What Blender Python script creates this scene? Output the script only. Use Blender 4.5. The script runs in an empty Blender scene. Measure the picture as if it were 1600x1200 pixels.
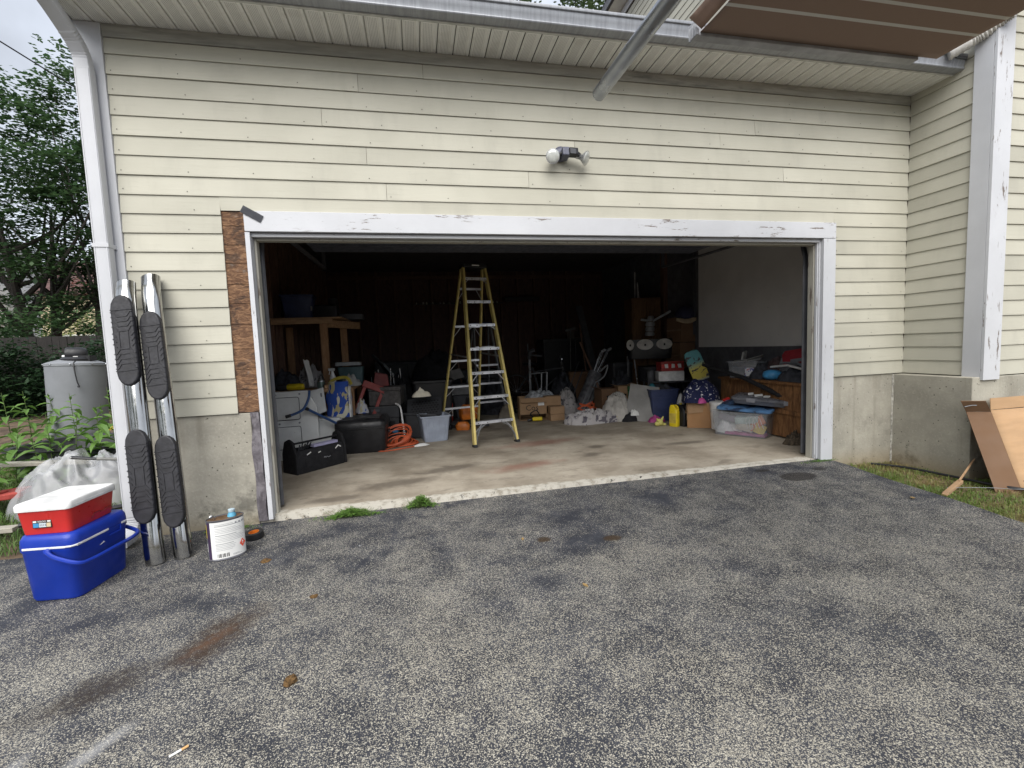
import bpy, bmesh, math, random
import numpy as np
from mathutils import Vector, Matrix, Euler, noise
R = math.radians
random.seed(7)
np.random.seed(7)
scene = bpy.context.scene
COL = scene.collection

# ------------------------------------------------------------------ camera
cam = bpy.data.cameras.new('camera')
cam.sensor_width = 36.0
cam.lens = 16.02
cam.clip_start = 0.05
cam.clip_end = 2000
camo = bpy.data.objects.new('camera', cam)
COL.objects.link(camo)
yaw, pitch, roll = 0.203998833, -0.0811728574, -0.0391096744
_f = Vector((math.sin(yaw)*math.cos(pitch), math.cos(yaw)*math.cos(pitch), math.sin(pitch)))
_r = Vector((math.cos(yaw), -math.sin(yaw), 0))
_u = _r.cross(_f)
_r2 = math.cos(roll)*_r + math.sin(roll)*_u
_u2 = -math.sin(roll)*_r + math.cos(roll)*_u
camo.matrix_world = Matrix(((_r2.x, _u2.x, -_f.x, 1.93264), (_r2.y, _u2.y, -_f.y, -3.69610),
                            (_r2.z, _u2.z, -_f.z, 1.21064), (0, 0, 0, 1)))
scene.camera = camo

# ------------------------------------------------------------------ sky, sun, exposure
SUN_EL, SUN_AZ = R(47), R(196)       # azimuth clockwise from +Y: from behind the camera, a little left
world = bpy.data.worlds.new('World')
scene.world = world
world.use_nodes = True
nt = world.node_tree
nt.nodes.clear()
wo = nt.nodes.new('ShaderNodeOutputWorld')
bg = nt.nodes.new('ShaderNodeBackground')
sky = nt.nodes.new('ShaderNodeTexSky')
sky.sky_type = 'NISHITA'
sky.sun_disc = False
sky.sun_elevation = SUN_EL
sky.sun_rotation = SUN_AZ
sky.dust_density = 3.0
hs = nt.nodes.new('ShaderNodeHueSaturation')
hs.inputs['Saturation'].default_value = 0.30
tcw = nt.nodes.new('ShaderNodeTexCoord')
cn = nt.nodes.new('ShaderNodeTexNoise')
cn.inputs['Scale'].default_value = 2.6
cn.inputs['Detail'].default_value = 6
cr = nt.nodes.new('ShaderNodeMapRange')
cr.inputs['From Min'].default_value = 0.35
cr.inputs['From Max'].default_value = 0.68
cr.inputs['To Min'].default_value = 0.25
cr.inputs['To Max'].default_value = 0.85
mixw = nt.nodes.new('ShaderNodeMix')
mixw.data_type = 'RGBA'
mixw.inputs[7].default_value = (8.0, 8.7, 10.0, 1)
nt.links.new(tcw.outputs['Generated'], cn.inputs['Vector'])
nt.links.new(cn.outputs['Fac'], cr.inputs['Value'])
nt.links.new(cr.outputs[0], mixw.inputs[0])
nt.links.new(sky.outputs['Color'], hs.inputs['Color'])
nt.links.new(hs.outputs['Color'], mixw.inputs[6])
nt.links.new(mixw.outputs[2], bg.inputs['Color'])
bg.inputs['Strength'].default_value = 0.080
nt.links.new(bg.outputs[0], wo.inputs[0])

sl = bpy.data.lights.new('sun', 'SUN')
sl.energy = 2.3
sl.angle = R(60)
sl.color = (1.0, 0.965, 0.91)
so = bpy.data.objects.new('sun', sl)
COL.objects.link(so)
_sd = Vector((math.sin(SUN_AZ)*math.cos(SUN_EL), math.cos(SUN_AZ)*math.cos(SUN_EL), math.sin(SUN_EL)))
so.rotation_euler = _sd.to_track_quat('Z', 'Y').to_euler()
so.location = (0, -6, 12)

vs = scene.view_settings
vs.view_transform = 'Standard'
vs.look = 'None'
vs.gamma = 1
vs.use_curve_mapping = False
vs.exposure = 0.9
scene.cycles.max_bounces = 8
scene.cycles.transparent_max_bounces = 16
scene.cycles.caustics_reflective = False
scene.cycles.caustics_refractive = False
try:
    scene.cycles.use_denoising = True
except Exception:
    pass

# ------------------------------------------------------------------ helpers: objects
def link(name, me, parent=None, loc=None, rot=None):
    o = bpy.data.objects.new(name, me)
    COL.objects.link(o)
    if parent is not None:
        o.parent = parent
    if loc is not None:
        o.location = loc
    if rot is not None:
        o.rotation_euler = rot
    return o

def tag(o, label=None, cat=None, group=None, kind=None):
    if label: o['label'] = label
    if cat: o['category'] = cat
    if group: o['group'] = group
    if kind: o['kind'] = kind
    return o

def thing(name, label, cat, loc=(0, 0, 0), rot=(0, 0, 0), group=None):
    o = bpy.data.objects.new(name, None)
    o.empty_display_size = 0.1
    COL.objects.link(o)
    o.location = loc
    o.rotation_euler = (0, 0, rot) if isinstance(rot, (int, float)) else rot
    return tag(o, label, cat, group)

def copy_tree(o, parent=None):
    c = o.copy()
    COL.objects.link(c)
    if parent is not None:
        c.parent = parent
    for ch in list(o.children):
        copy_tree(ch, c)
    return c

class MB:
    """collects shapes for one mesh"""
    def __init__(s):
        s.v, s.f, s.mi = [], [], []
    def add(s, vs_, fs_, mi=0):
        b = len(s.v)
        s.v += [tuple(x) for x in vs_]
        s.f += [tuple(b+i for i in f) for f in fs_]
        s.mi += [mi]*len(fs_)
        return s
    def box(s, lo, hi, mi=0):
        (x0, y0, z0), (x1, y1, z1) = lo, hi
        return s.add([(x0,y0,z0),(x1,y0,z0),(x1,y1,z0),(x0,y1,z0),(x0,y0,z1),(x1,y0,z1),(x1,y1,z1),(x0,y1,z1)],
                     [(0,3,2,1),(4,5,6,7),(0,1,5,4),(1,2,6,5),(2,3,7,6),(3,0,4,7)], mi)
    def obox(s, c, size, rot=(0,0,0), mi=0, taper=(1,1)):
        hx, hy, hz = [q/2 for q in size]
        m = Euler(rot).to_matrix()
        vs_ = []
        for z, t in ((-hz, (1,1)), (hz, taper)):
            for x, y in ((-hx,-hy),(hx,-hy),(hx,hy),(-hx,hy)):
                vs_.append(Vector(c) + m @ Vector((x*t[0], y*t[1], z)))
        return s.add(vs_, [(0,3,2,1),(4,5,6,7),(0,1,5,4),(1,2,6,5),(2,3,7,6),(3,0,4,7)], mi)
    def bar(s, a, b, w, d, mi=0, up=(0,0,1)):
        """rectangular bar from a to b"""
        a, b = Vector(a), Vector(b)
        t = (b-a).normalized()
        upv = Vector(up)
        if abs(t.dot(upv)) > .98: upv = Vector((0,1,0))
        sx = t.cross(upv).normalized()
        sy = sx.cross(t).normalized()
        vs_ = []
        for p in (a, b):
            for i, j in ((-1,-1),(1,-1),(1,1),(-1,1)):
                vs_.append(p + sx*(i*w/2) + sy*(j*d/2))
        return s.add(vs_, [(0,3,2,1),(4,5,6,7),(0,1,5,4),(1,2,6,5),(2,3,7,6),(3,0,4,7)], mi)
    def tube(s, pts, r, n=8, mi=0, caps=True, flat=1.0, up=(0,0,1)):
        pts = [Vector(p) for p in pts]
        m = len(pts)
        rs = r if isinstance(r, (list, tuple)) else [r]*m
        ts = []
        for i in range(m):
            t = pts[min(i+1, m-1)] - pts[max(i-1, 0)]
            ts.append(t.normalized() if t.length > 1e-9 else Vector((0,0,1)))
        u0 = Vector(up)
        if abs(ts[0].dot(u0)) > .95: u0 = Vector((0,1,0)) if abs(ts[0].y) < .9 else Vector((1,0,0))
        n1 = ts[0].cross(u0).normalized()
        vs_, fs_ = [], []
        for i in range(m):
            n1 = (n1 - ts[i]*n1.dot(ts[i])).normalized()
            n2 = ts[i].cross(n1)
            for k in range(n):
                a = 2*math.pi*k/n
                vs_.append(pts[i] + n1*(math.cos(a)*rs[i]) + n2*(math.sin(a)*rs[i]*flat))
        for i in range(m-1):
            for k in range(n):
                k2 = (k+1) % n
                fs_.append((i*n+k, i*n+k2, (i+1)*n+k2, (i+1)*n+k))
        if caps:
            fs_.append(tuple(range(n-1, -1, -1)))
            fs_.append(tuple((m-1)*n+k for k in range(n)))
        return s.add(vs_, fs_, mi)
    def lathe(s, prof, n=20, mi=0, c=(0,0,0), rot=(0,0,0), sx=1, sy=1, caps=True):
        m = Euler(rot).to_matrix()
        vs_, fs_ = [], []
        for r, z in prof:
            for k in range(n):
                a = 2*math.pi*k/n
                vs_.append(Vector(c) + m @ Vector((math.cos(a)*r*sx, math.sin(a)*r*sy, z)))
        for i in range(len(prof)-1):
            for k in range(n):
                k2 = (k+1) % n
                fs_.append((i*n+k, i*n+k2, (i+1)*n+k2, (i+1)*n+k))
        if caps:
            fs_.append(tuple(range(n-1, -1, -1)))
            fs_.append(tuple((len(prof)-1)*n+k for k in range(n)))
        return s.add(vs_, fs_, mi)
    def prism(s, poly, z0, z1, mi=0, m=None):
        n = len(poly)
        m = m or Matrix.Identity(4)
        vs_ = [m @ Vector((x, y, z0)) for x, y in poly] + [m @ Vector((x, y, z1)) for x, y in poly]
        fs_ = [tuple(range(n-1, -1, -1)), tuple(range(n, 2*n))]
        fs_ += [(i, (i+1) % n, n+(i+1) % n, n+i) for i in range(n)]
        return s.add(vs_, fs_, mi)
    def loft(s, rings, mi=0, caps=True):
        n = len(rings[0])
        vs_ = [p for rg in rings for p in rg]
        fs_ = []
        for i in range(len(rings)-1):
            for k in range(n):
                k2 = (k+1) % n
                fs_.append((i*n+k, i*n+k2, (i+1)*n+k2, (i+1)*n+k))
        if caps:
            fs_.append(tuple(range(n-1, -1, -1)))
            fs_.append(tuple((len(rings)-1)*n+k for k in range(n)))
        return s.add(vs_, fs_, mi)
    def grid(s, fn, nu, nv, mi=0):
        vs_ = [fn(i/nu, j/nv) for j in range(nv+1) for i in range(nu+1)]
        fs_ = [(j*(nu+1)+i, j*(nu+1)+i+1, (j+1)*(nu+1)+i+1, (j+1)*(nu+1)+i) for j in range(nv) for i in range(nu)]
        return s.add(vs_, fs_, mi)
    def mesh(s, name, mats, smooth=False, angle=35, recalc=True):
        me = bpy.data.meshes.new(name)
        me.from_pydata([tuple(v) for v in s.v], [], s.f)
        if not isinstance(mats, (list, tuple)): mats = [mats]
        for m in mats: me.materials.append(m)
        if len(mats) > 1: me.polygons.foreach_set('material_index', s.mi)
        if recalc:
            bm = bmesh.new(); bm.from_mesh(me)
            bmesh.ops.recalc_face_normals(bm, faces=bm.faces)
            bm.to_mesh(me); bm.free()
        if smooth:
            me.polygons.foreach_set('use_smooth', [True]*len(me.polygons))
            me.set_sharp_from_angle(angle=R(angle))
        me.update()
        return me
    def build(s, name, mats, parent=None, smooth=False, angle=35, bevel=0, seg=2, loc=None, rot=None, label=None, solid=0, recalc=True):
        o = link(name, s.mesh(name, mats, smooth, angle, recalc), parent, loc, rot)
        if solid:
            md = o.modifiers.new('solid', 'SOLIDIFY'); md.thickness = solid; md.offset = 0
        if bevel:
            md = o.modifiers.new('bevel', 'BEVEL'); md.width = bevel; md.segments = seg
            md.limit_method = 'ANGLE'; md.angle_limit = R(40)
        if label: o['label'] = label
        return o

def rrect(w, h, r, n=4, cx=0, cy=0):
    out = []
    for sx, sy, a0 in ((1,1,0),(-1,1,90),(-1,-1,180),(1,-1,270)):
        for k in range(n+1):
            a = R(a0 + 90*k/n)
            out.append((cx+sx*(w/2-r)+math.cos(a)*r, cy+sy*(h/2-r)+math.sin(a)*r))
    return out

def curve_pts(ctrl, n=8):
    """Catmull-Rom through control points"""
    P = [Vector(p) for p in ctrl]
    P = [P[0]*2-P[1]] + P + [P[-1]*2-P[-2]]
    out = []
    for i in range(1, len(P)-2):
        for k in range(n):
            t = k/n
            p0, p1, p2, p3 = P[i-1], P[i], P[i+1], P[i+2]
            out.append(0.5*((2*p1)+(p2-p0)*t+(2*p0-5*p1+4*p2-p3)*t*t+(3*p1-p0-3*p2+p3)*t**3))
    out.append(P[-2])
    return out

def text_mesh(body, size, mat, ext=0.0004):
    cu = bpy.data.curves.new('text', 'FONT')
    cu.body = body; cu.size = size; cu.extrude = ext
    cu.align_x = 'CENTER'; cu.align_y = 'CENTER'; cu.resolution_u = 2
    ob = bpy.data.objects.new('text', cu)
    COL.objects.link(ob)
    me = bpy.data.meshes.new_from_object(ob)
    bpy.data.objects.remove(ob)
    me.materials.clear(); me.materials.append(mat)
    return me

# ------------------------------------------------------------------ helpers: materials
class NT:
    def __init__(s, name):
        s.m = bpy.data.materials.new(name); s.m.use_nodes = True
        s.t = s.m.node_tree; s.n = s.t.nodes
        s.b = s.n['Principled BSDF']
        s.tc = s.n.new('ShaderNodeTexCoord')
        s.oi = s.n.new('ShaderNodeObjectInfo')
        s._off = None
    def lk(s, a, b): s.t.links.new(a, b)
    def val(s, sock, v):
        if hasattr(v, 'is_output'): s.lk(v, sock)
        else: sock.default_value = v
    def math(s, op, a, b=0.0, clamp=False):
        n = s.n.new('ShaderNodeMath'); n.operation = op; n.use_clamp = clamp
        s.val(n.inputs[0], a); s.val(n.inputs[1], b)
        return n.outputs[0]
    def vmath(s, op, a, b=(0,0,0)):
        n = s.n.new('ShaderNodeVectorMath'); n.operation = op
        s.val(n.inputs[0], a)
        s.val(n.inputs[1], b)
        return n.outputs['Value'] if op in ('LENGTH', 'DISTANCE', 'DOT_PRODUCT') else n.outputs[0]
    def co(s, stretch=(1,1,1), rand=True):
        v = s.tc.outputs['Object']
        if rand:
            c = s.n.new('ShaderNodeCombineXYZ')
            for i, k in enumerate((31.7, 17.3, 57.1)):
                s.lk(s.math('MULTIPLY', s.oi.outputs['Random'], k), c.inputs[i])
            v = s.vmath('ADD', v, c.outputs[0])
        if tuple(stretch) != (1,1,1):
            v = s.vmath('MULTIPLY', v, tuple(stretch))
        return v
    def noise(s, vec, scale, detail=3, rough=.55, dist=0.0):
        n = s.n.new('ShaderNodeTexNoise')
        s.lk(vec, n.inputs['Vector'])
        n.inputs['Scale'].default_value = scale; n.inputs['Detail'].default_value = detail
        n.inputs['Roughness'].default_value = rough; n.inputs['Distortion'].default_value = dist
        return n.outputs['Fac']
    def vor(s, vec, scale, feature='F1'):
        n = s.n.new('ShaderNodeTexVoronoi'); n.feature = feature
        s.lk(vec, n.inputs['Vector']); n.inputs['Scale'].default_value = scale
        return n
    def ramp(s, v, a, b, lo=0.0, hi=1.0):
        n = s.n.new('ShaderNodeMapRange'); n.interpolation_type = 'SMOOTHSTEP'
        s.lk(v, n.inputs['Value'])
        n.inputs['From Min'].default_value = a; n.inputs['From Max'].default_value = b
        n.inputs['To Min'].default_value = lo; n.inputs['To Max'].default_value = hi
        return n.outputs[0]
    def mix(s, fac, a, b, mode='MIX'):
        n = s.n.new('ShaderNodeMix'); n.data_type = 'RGBA'; n.blend_type = mode
        s.val(n.inputs[0], fac)
        for sock, v in ((n.inputs[6], a), (n.inputs[7], b)):
            if hasattr(v, 'is_output'): s.lk(v, sock)
            else: sock.default_value = (*v[:3], 1)
        return n.outputs[2]
    def bump(s, h, strength=.3, dist=.01):
        n = s.n.new('ShaderNodeBump')
        n.inputs['Strength'].default_value = strength; n.inputs['Distance'].default_value = dist
        s.lk(h, n.inputs['Height']); s.lk(n.outputs[0], s.b.inputs['Normal'])
    def ell(s, vec, cx, cy, rx, ry, rot=0, amt=.35, nscale=6, inner=.55, axes='xy'):
        v = s.vmath('SUBTRACT', vec, (cx, cy, 0))
        n = s.n.new('ShaderNodeVectorRotate'); n.rotation_type = 'Z_AXIS'
        n.inputs['Angle'].default_value = -rot
        s.lk(v, n.inputs['Vector'])
        v = s.vmath('MULTIPLY', n.outputs[0], (1/rx, 1/ry, 0))
        d = s.vmath('LENGTH', v)
        d = s.math('ADD', d, s.math('MULTIPLY', s.math('SUBTRACT', s.noise(vec, nscale, 4), .5), amt*2))
        return s.ramp(d, 1.0, inner, 0, 1)
    def out(s, col=None, rough=None, metal=None, spec=None):
        if col is not None:
            if hasattr(col, 'is_output'): s.lk(col, s.b.inputs['Base Color'])
            else: s.b.inputs['Base Color'].default_value = (*col, 1)
        if rough is not None: s.val(s.b.inputs['Roughness'], rough)
        if metal is not None: s.val(s.b.inputs['Metallic'], metal)
        if spec is not None: s.val(s.b.inputs['Specular IOR Level'], spec)
        return s.m

_cache = {}
def P(name, col, rough=.55, metal=0, var=.18, sc=9, bump=0, bsc=120, spec=.4, stretch=(1,1,1), col2=None, thr=(.58,.66), csc=5):
    if name in _cache: return _cache[name]
    n = NT(name)
    v = n.co(stretch)
    f = n.noise(v, sc, 4)
    c = n.mix(n.ramp(f, .3, .7), tuple(q*(1-var) for q in col), tuple(min(1, q*(1+var)) for q in col))
    if col2 is not None:
        c = n.mix(n.ramp(n.noise(v, csc, 5, .65), *thr), c, col2)
    r = n.ramp(n.noise(v, sc*2.3, 3), .3, .7, max(.03, rough-.1), min(1, rough+.1))
    if bump: n.bump(n.noise(v, bsc, 3), bump, .004)
    _cache[name] = n.out(c, r, metal, spec)
    return _cache[name]

# --- siding: painted hardboard with embossed grain, length along local X
def m_siding():
    n = NT('siding_paint')
    g = n.co((1.6, 40, 40)); v = n.co()
    grain = n.noise(g, 2.2, 5, .6)
    c = n.mix(n.ramp(n.noise(v, 1.3, 3), .3, .7), (.425,.412,.342), (.492,.477,.40))
    c = n.mix(n.ramp(grain, .56, .78, 0, .22), c, (.30,.29,.235))
    c = n.mix(n.ramp(n.noise(n.co((2.2,1,.5)), 1.7, 5, .65), .50, .72, 0, .26), c, (.31,.30,.255))
    scuff = n.math('MULTIPLY', n.ramp(n.noise(n.co((3,1,18)), 3.0, 6, .7), .66, .74, 0, .5), n.ramp(n.noise(v, .8, 2), .5, .65))
    c = n.mix(scuff, c, (.30,.29,.26))
    tint = n.ramp(n.oi.outputs['Random'], 0, 1, .94, 1.04)
    tn = n.n.new('ShaderNodeHueSaturation'); n.lk(c, tn.inputs['Color']); n.lk(tint, tn.inputs['Value'])
    n.bump(grain, .25, .004)
    return n.out(tn.outputs[0], .62, 0, .25)
def m_white(name='white_paint', base=(.56,.57,.595), peel=.595, wood=(.17,.14,.12), stretch=(7,7,1.2)):
    n = NT(name)
    v = n.co(stretch); v1 = n.co()
    c = n.mix(n.ramp(n.noise(v1, 3, 4), .3, .7), tuple(q*.92 for q in base), base)
    c = n.mix(n.ramp(n.noise(v, 14, 3), .55, .8, 0, .25), c, (.45,.45,.46))
    pk = n.math('MULTIPLY', n.ramp(n.noise(v, 4.2, 7, .72), peel, peel+.03), n.ramp(n.noise(v1, 1.7, 3), .44, .56))
    c = n.mix(pk, c, wood)
    n.bump(n.math('SUBTRACT', n.math('MULTIPLY', n.noise(v, 25, 3), .3), pk), .35, .003)
    return n.out(c, .5, 0, .35)
def m_concrete(name, base=(.30,.285,.25), stain=True):
    n = NT(name)
    v = n.co((1,1,1), rand=False)
    c = n.mix(n.ramp(n.noise(v, 2.4, 5, .6), .3, .7), tuple(q*.80 for q in base), tuple(q*1.15 for q in base))
    c = n.mix(n.ramp(n.noise(v, 60, 3), .5, .75, 0, .35), c, tuple(q*1.35 for q in base))
    streak = n.noise(n.vmath('MULTIPLY', v, (9, 9, .7)), 1.0, 4)
    c = n.mix(n.ramp(streak, .52, .75, 0, .45), c, (.17,.15,.115))
    blot = n.ramp(n.noise(v, 2.6, 6, .7), .50, .66, 0, .8)
    sp = n.n.new('ShaderNodeSeparateXYZ'); n.lk(v, sp.inputs[0])
    low = n.ramp(sp.outputs[2], .55, -.05)
    c = n.mix(n.math('MULTIPLY', blot, low), c, (.075,.072,.062))
    c = n.mix(n.ramp(sp.outputs[2], .10, -.12, 0, .6), c, (.26,.20,.11))
    hv = n.vor(v, 26)
    keep = n.math('GREATER_THAN', n.noise(v, 9, 2), .53)
    hole = n.math('MULTIPLY', n.math('LESS_THAN', hv.outputs['Distance'], .14), keep)
    c = n.mix(n.math('MULTIPLY', hole, .8), c, (.05,.045,.035))
    n.bump(n.math('SUBTRACT', n.math('MULTIPLY', n.noise(v, 45, 5), .8), hole), .7, .006)
    return n.out(c, .85, 0, .2)
def m_floor():
    n = NT('floor_concrete')
    v = n.co((1,1,1), rand=False)
    c = n.mix(n.ramp(n.noise(v, 1.6, 6, .62), .32, .68), (.235,.20,.155), (.41,.365,.295))
    c = n.mix(n.ramp(n.noise(n.vmath('MULTIPLY', v, (1,2.6,1)), 2.6, 6, .72, .6), .52, .72, 0, .5), c, (.105,.088,.070))
    c = n.mix(n.ramp(n.noise(v, 9, 5, .7), .58, .72, 0, .5), c, (.12,.10,.08))
    c = n.mix(n.ramp(n.noise(v, 26, 3, .6), .62, .72, 0, .45), c, (.42,.40,.35))
    red = n.math('MAXIMUM', n.ell(v, 3.35, 1.75, .75, .22, R(10), .5, 7, .2), n.ell(v, 2.95, .75, .6, .16, R(14), .6, 8, .2))
    c = n.mix(n.math('MULTIPLY', red, .42), c, (.24,.075,.05))
    for a in ((3.95,1.30,.16,.13,0), (3.75,.95,.20,.12,.4), (1.7,.55,.55,.18,.2), (2.2,.9,.5,.16,.3), (1.2,.25,.35,.12,.1), (5.0,1.1,.4,.1,0)):
        c = n.mix(n.math('MULTIPLY', n.ell(v, *a, .45, 9, .25), .7), c, (.085,.07,.055))
    sp = n.n.new('ShaderNodeSeparateXYZ'); n.lk(v, sp.inputs[0])
    lipn = n.math('ADD', sp.outputs[1], n.math('MULTIPLY', n.noise(v, 9, 6, .75), .16))
    lip = n.ramp(lipn, .205, .165)
    lc = n.mix(n.ramp(n.noise(v, 14, 5, .7), .45, .68), (.56,.535,.47), (.28,.25,.20))
    c = n.mix(n.math('MULTIPLY', lip, .85), c, lc)
    c = n.mix(n.math('MULTIPLY', n.math('MULTIPLY', lip, n.ramp(n.noise(v, 16, 5, .75), .60, .66)), n.ramp(sp.outputs[1], .13, .03)), c, (.03,.028,.025))
    n.bump(n.noise(v, 70, 5), .22, .003)
    return n.out(c, n.ramp(n.noise(v, 2.5, 4), .35, .65, .62, .9), 0, .3)
def m_asphalt():
    n = NT('asphalt')
    v = n.co((1,1,1), rand=False)
    vz = n.vmath('MULTIPLY', v, (1,1,.2))
    wear = n.noise(v, 1.25, 5, .6, .6)
    wear2 = n.noise(v, 5.5, 4, .65)
    cell = n.vor(vz, 205)
    cell2 = n.vor(vz, 370)
    sep = n.n.new('ShaderNodeSeparateColor'); n.lk(cell.outputs['Color'], sep.inputs[0])
    sep2 = n.n.new('ShaderNodeSeparateColor'); n.lk(cell2.outputs['Color'], sep2.inputs[0])
    w = n.math('ADD', n.math('ADD', n.math('MULTIPLY', n.ramp(wear, .30, .68), .30), .15), n.math('MULTIPLY', n.ramp(wear2, .3, .7), .26))
    w = n.math('ADD', w, n.math('MULTIPLY', n.math('SUBTRACT', n.ramp(n.noise(v, 2.9, 7, .68, .4), .36, .64), .5), .22))
    sp = n.n.new('ShaderNodeSeparateXYZ'); n.lk(v, sp.inputs[0])
    edge = n.ramp(sp.outputs[1], -1.9, -.1, 0, .24)
    w = n.math('SUBTRACT', w, edge)
    for a in ((2.0,-.75,.10,.75,.15), (1.7,-.6,.06,.5,-.1), (2.6,-1.35,.55,.22,.4), (3.5,-1.55,.5,.25,-.5), (4.1,-1.62,.35,.2,.1), (1.3,-1.3,.07,.5,.6), (2.5,-2.1,.16,.5,.2), (3.15,-.95,.5,.13,.2), (.9,-.95,.08,.55,.5), (2.05,-.5,.035,.55,.05), (1.55,-.85,.025,.35,-.35), (2.9,-1.9,.03,.6,.55), (1.75,-1.9,.025,.5,.1), (3.9,-1.0,.6,.03,.3), (4.4,-2.0,.04,.5,-.6), (2.3,-1.55,.12,.20,.3)):
        w = n.math('SUBTRACT', w, n.math('MULTIPLY', n.ell(v, *a, .6, 7, .0), .15))
    st = n.math('LESS_THAN', sep.outputs[0], n.math('ADD', n.math('MULTIPLY', w, .72), .0))
    st2 = n.math('LESS_THAN', sep2.outputs[0], n.math('ADD', n.math('MULTIPLY', w, .50), .0))
    inner = n.ramp(cell.outputs['Distance'], .75, .35)
    stone = n.math('MAXIMUM', n.math('MULTIPLY', st, inner), n.math('MULTIPLY', st2, .7))
    scol = n.mix(sep.outputs[1], (.24,.23,.195), (.58,.55,.46))
    scol = n.mix(n.math('MULTIPLY', sep.outputs[2], .35), scol, (.36,.30,.22))
    mcol = n.mix(n.ramp(wear2, .3, .7), (.028,.030,.038), (.052,.055,.066))
    c = n.mix(n.math('MULTIPLY', stone, .95), mcol, scol)
    grit = n.ramp(n.noise(v, 34, 5, .7), .30, .62, .45, 1)
    for a, col, k in (((.965,-1.40,.36,.16,R(60)), (.040,.023,.013), .95), ((.58,-1.68,.30,.14,R(32)), (.028,.021,.017), .92), ((.76,-1.58,.18,.09,R(38)), (.034,.027,.023), .6)):
        c = n.mix(n.math('MULTIPLY', n.math('MULTIPLY', n.ell(v, *a, .62, 7, .15), grit), k), c, col)
    c = n.mix(n.math('MULTIPLY', n.math('MULTIPLY', n.ell(v, .94, -1.45, .17, .06, R(60), .6, 12, .0), grit), .45), c, (.15,.075,.04))
    for a in ((5.16,-.36,.19,.115,R(8)), (5.50,-.24,.075,.05,0), (5.0,-.12,.08,.04,0)):
        c = n.mix(n.math('MULTIPLY', n.ell(v, *a, .12, 9, .8), .82), c, (.022,.019,.018))
    for a in ((2.685,-.895,.055,.045,0), (3.117,-1.006,.075,.05,0)):
        c = n.mix(n.math('MULTIPLY', n.ell(v, *a, .3, 30, .6), .9), c, (.045,.028,.014))
    for a in ((.80,-1.98,.16,.05,R(55)), (.55,-2.05,.14,.05,R(70))):
        c = n.mix(n.math('MULTIPLY', n.ell(v, *a, .5, 9, .1), .45), c, (.42,.42,.42))
    h = n.math('ADD', n.math('MULTIPLY', stone, .6), n.math('MULTIPLY', n.noise(v, 190, 3), .5))
    n.bump(h, .55, .006)
    return n.out(c, n.ramp(sep.outputs[2], 0, 1, .62, .9), 0, .35)
def m_wood(name, a, b, dark, stretch=(2,14,14), sc=3, rough=.7, amt=.6):
    n = NT(name)
    v = n.co(stretch)
    g = n.noise(v, sc, 6, .62, .8)
    c = n.mix(n.ramp(g, .32, .66), a, b)
    c = n.mix(n.ramp(n.noise(v, sc*.55, 4, .6, 1.5), .56, .70, 0, amt), c, dark)
    n.bump(g, .4, .004)
    return n.out(c, rough, 0, .3)
def m_gutter():
    n = NT('gutter_metal')
    v = n.co((30,3,3), rand=False)
    c = n.mix(n.ramp(n.noise(v, 1.6, 5, .6), .35, .7), (.31,.325,.35), (.235,.245,.265))
    return n.out(c, .36, .15, .5)
def m_soffit():
    n = NT('soffit_vinyl')
    v = n.co((1,1,0), rand=False)
    s_ = n.vmath('MULTIPLY', v, (95, 95, 0))
    fr = n.vmath('FRACTION', s_)
    d = n.vmath('DISTANCE', fr, (.5,.5,0))
    hole = n.math('LESS_THAN', d, .30)
    sp = n.n.new('ShaderNodeSeparateXYZ'); n.lk(v, sp.inputs[0])
    within = n.math('MULTIPLY', n.math('GREATER_THAN', sp.outputs[0], .018), n.math('LESS_THAN', sp.outputs[0], .088))
    within = n.math('MULTIPLY', within, n.math('MULTIPLY', n.math('GREATER_THAN', sp.outputs[1], -.325), n.math('LESS_THAN', sp.outputs[1], -.015)))
    c = n.mix(n.math('MULTIPLY', hole, within), (.82,.815,.78), (.36,.36,.345))
    c = n.mix(n.ramp(n.noise(n.co(), 6, 4), .5, .75, 0, .3), c, (.42,.40,.35))
    return n.out(c, .45, 0, .4)
def m_leaf(name, a, b, c3=None, trans=.35, nsc=1.0):
    n = NT(name)
    ge = n.n.new('ShaderNodeNewGeometry')
    c = n.mix(ge.outputs['Random Per Island'], a, b)
    if c3: c = n.mix(n.ramp(n.noise(n.co((1,1,1), False), nsc, 3), .45, .7), c, c3)
    n.out(c, .5, 0, .35)
    tr = n.n.new('ShaderNodeBsdfTranslucent'); n.lk(c, tr.inputs['Color'])
    mx = n.n.new('ShaderNodeMixShader'); mx.inputs[0].default_value = trans
    n.lk(n.b.outputs[0], mx.inputs[1]); n.lk(tr.outputs[0], mx.inputs[2])
    n.lk(mx.outputs[0], n.n['Material Output'].inputs['Surface'])
    return n.m
def m_clear(name, col, clear=.5, rough=.15):
    n = NT(name)
    n.out(n.mix(n.ramp(n.noise(n.co(), 7, 4), .35, .7), col, tuple(min(1,q*1.25) for q in col)), rough, 0, .6)
    tr = n.n.new('ShaderNodeBsdfTransparent')
    mx = n.n.new('ShaderNodeMixShader'); mx.inputs[0].default_value = clear
    n.lk(n.b.outputs[0], mx.inputs[1]); n.lk(tr.outputs[0], mx.inputs[2])
    n.lk(mx.outputs[0], n.n['Material Output'].inputs['Surface'])
    return n.m
def m_print(name, base, cols, sc=6, stretch=(1,1,1)):
    """cloth printed with irregular patches"""
    n = NT(name)
    v = n.co(stretch, rand=False)
    c = base
    for i, (col, lo, hi) in enumerate(cols):
        vv = n.vmath('ADD', v, (i*7.3, i*3.1, i*5.7))
        c = n.mix(n.ramp(n.noise(vv, sc*(1+.35*i), 3, .5, .7), lo, hi), c, col)
    return n.out(c, .75, 0, .2)

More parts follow.
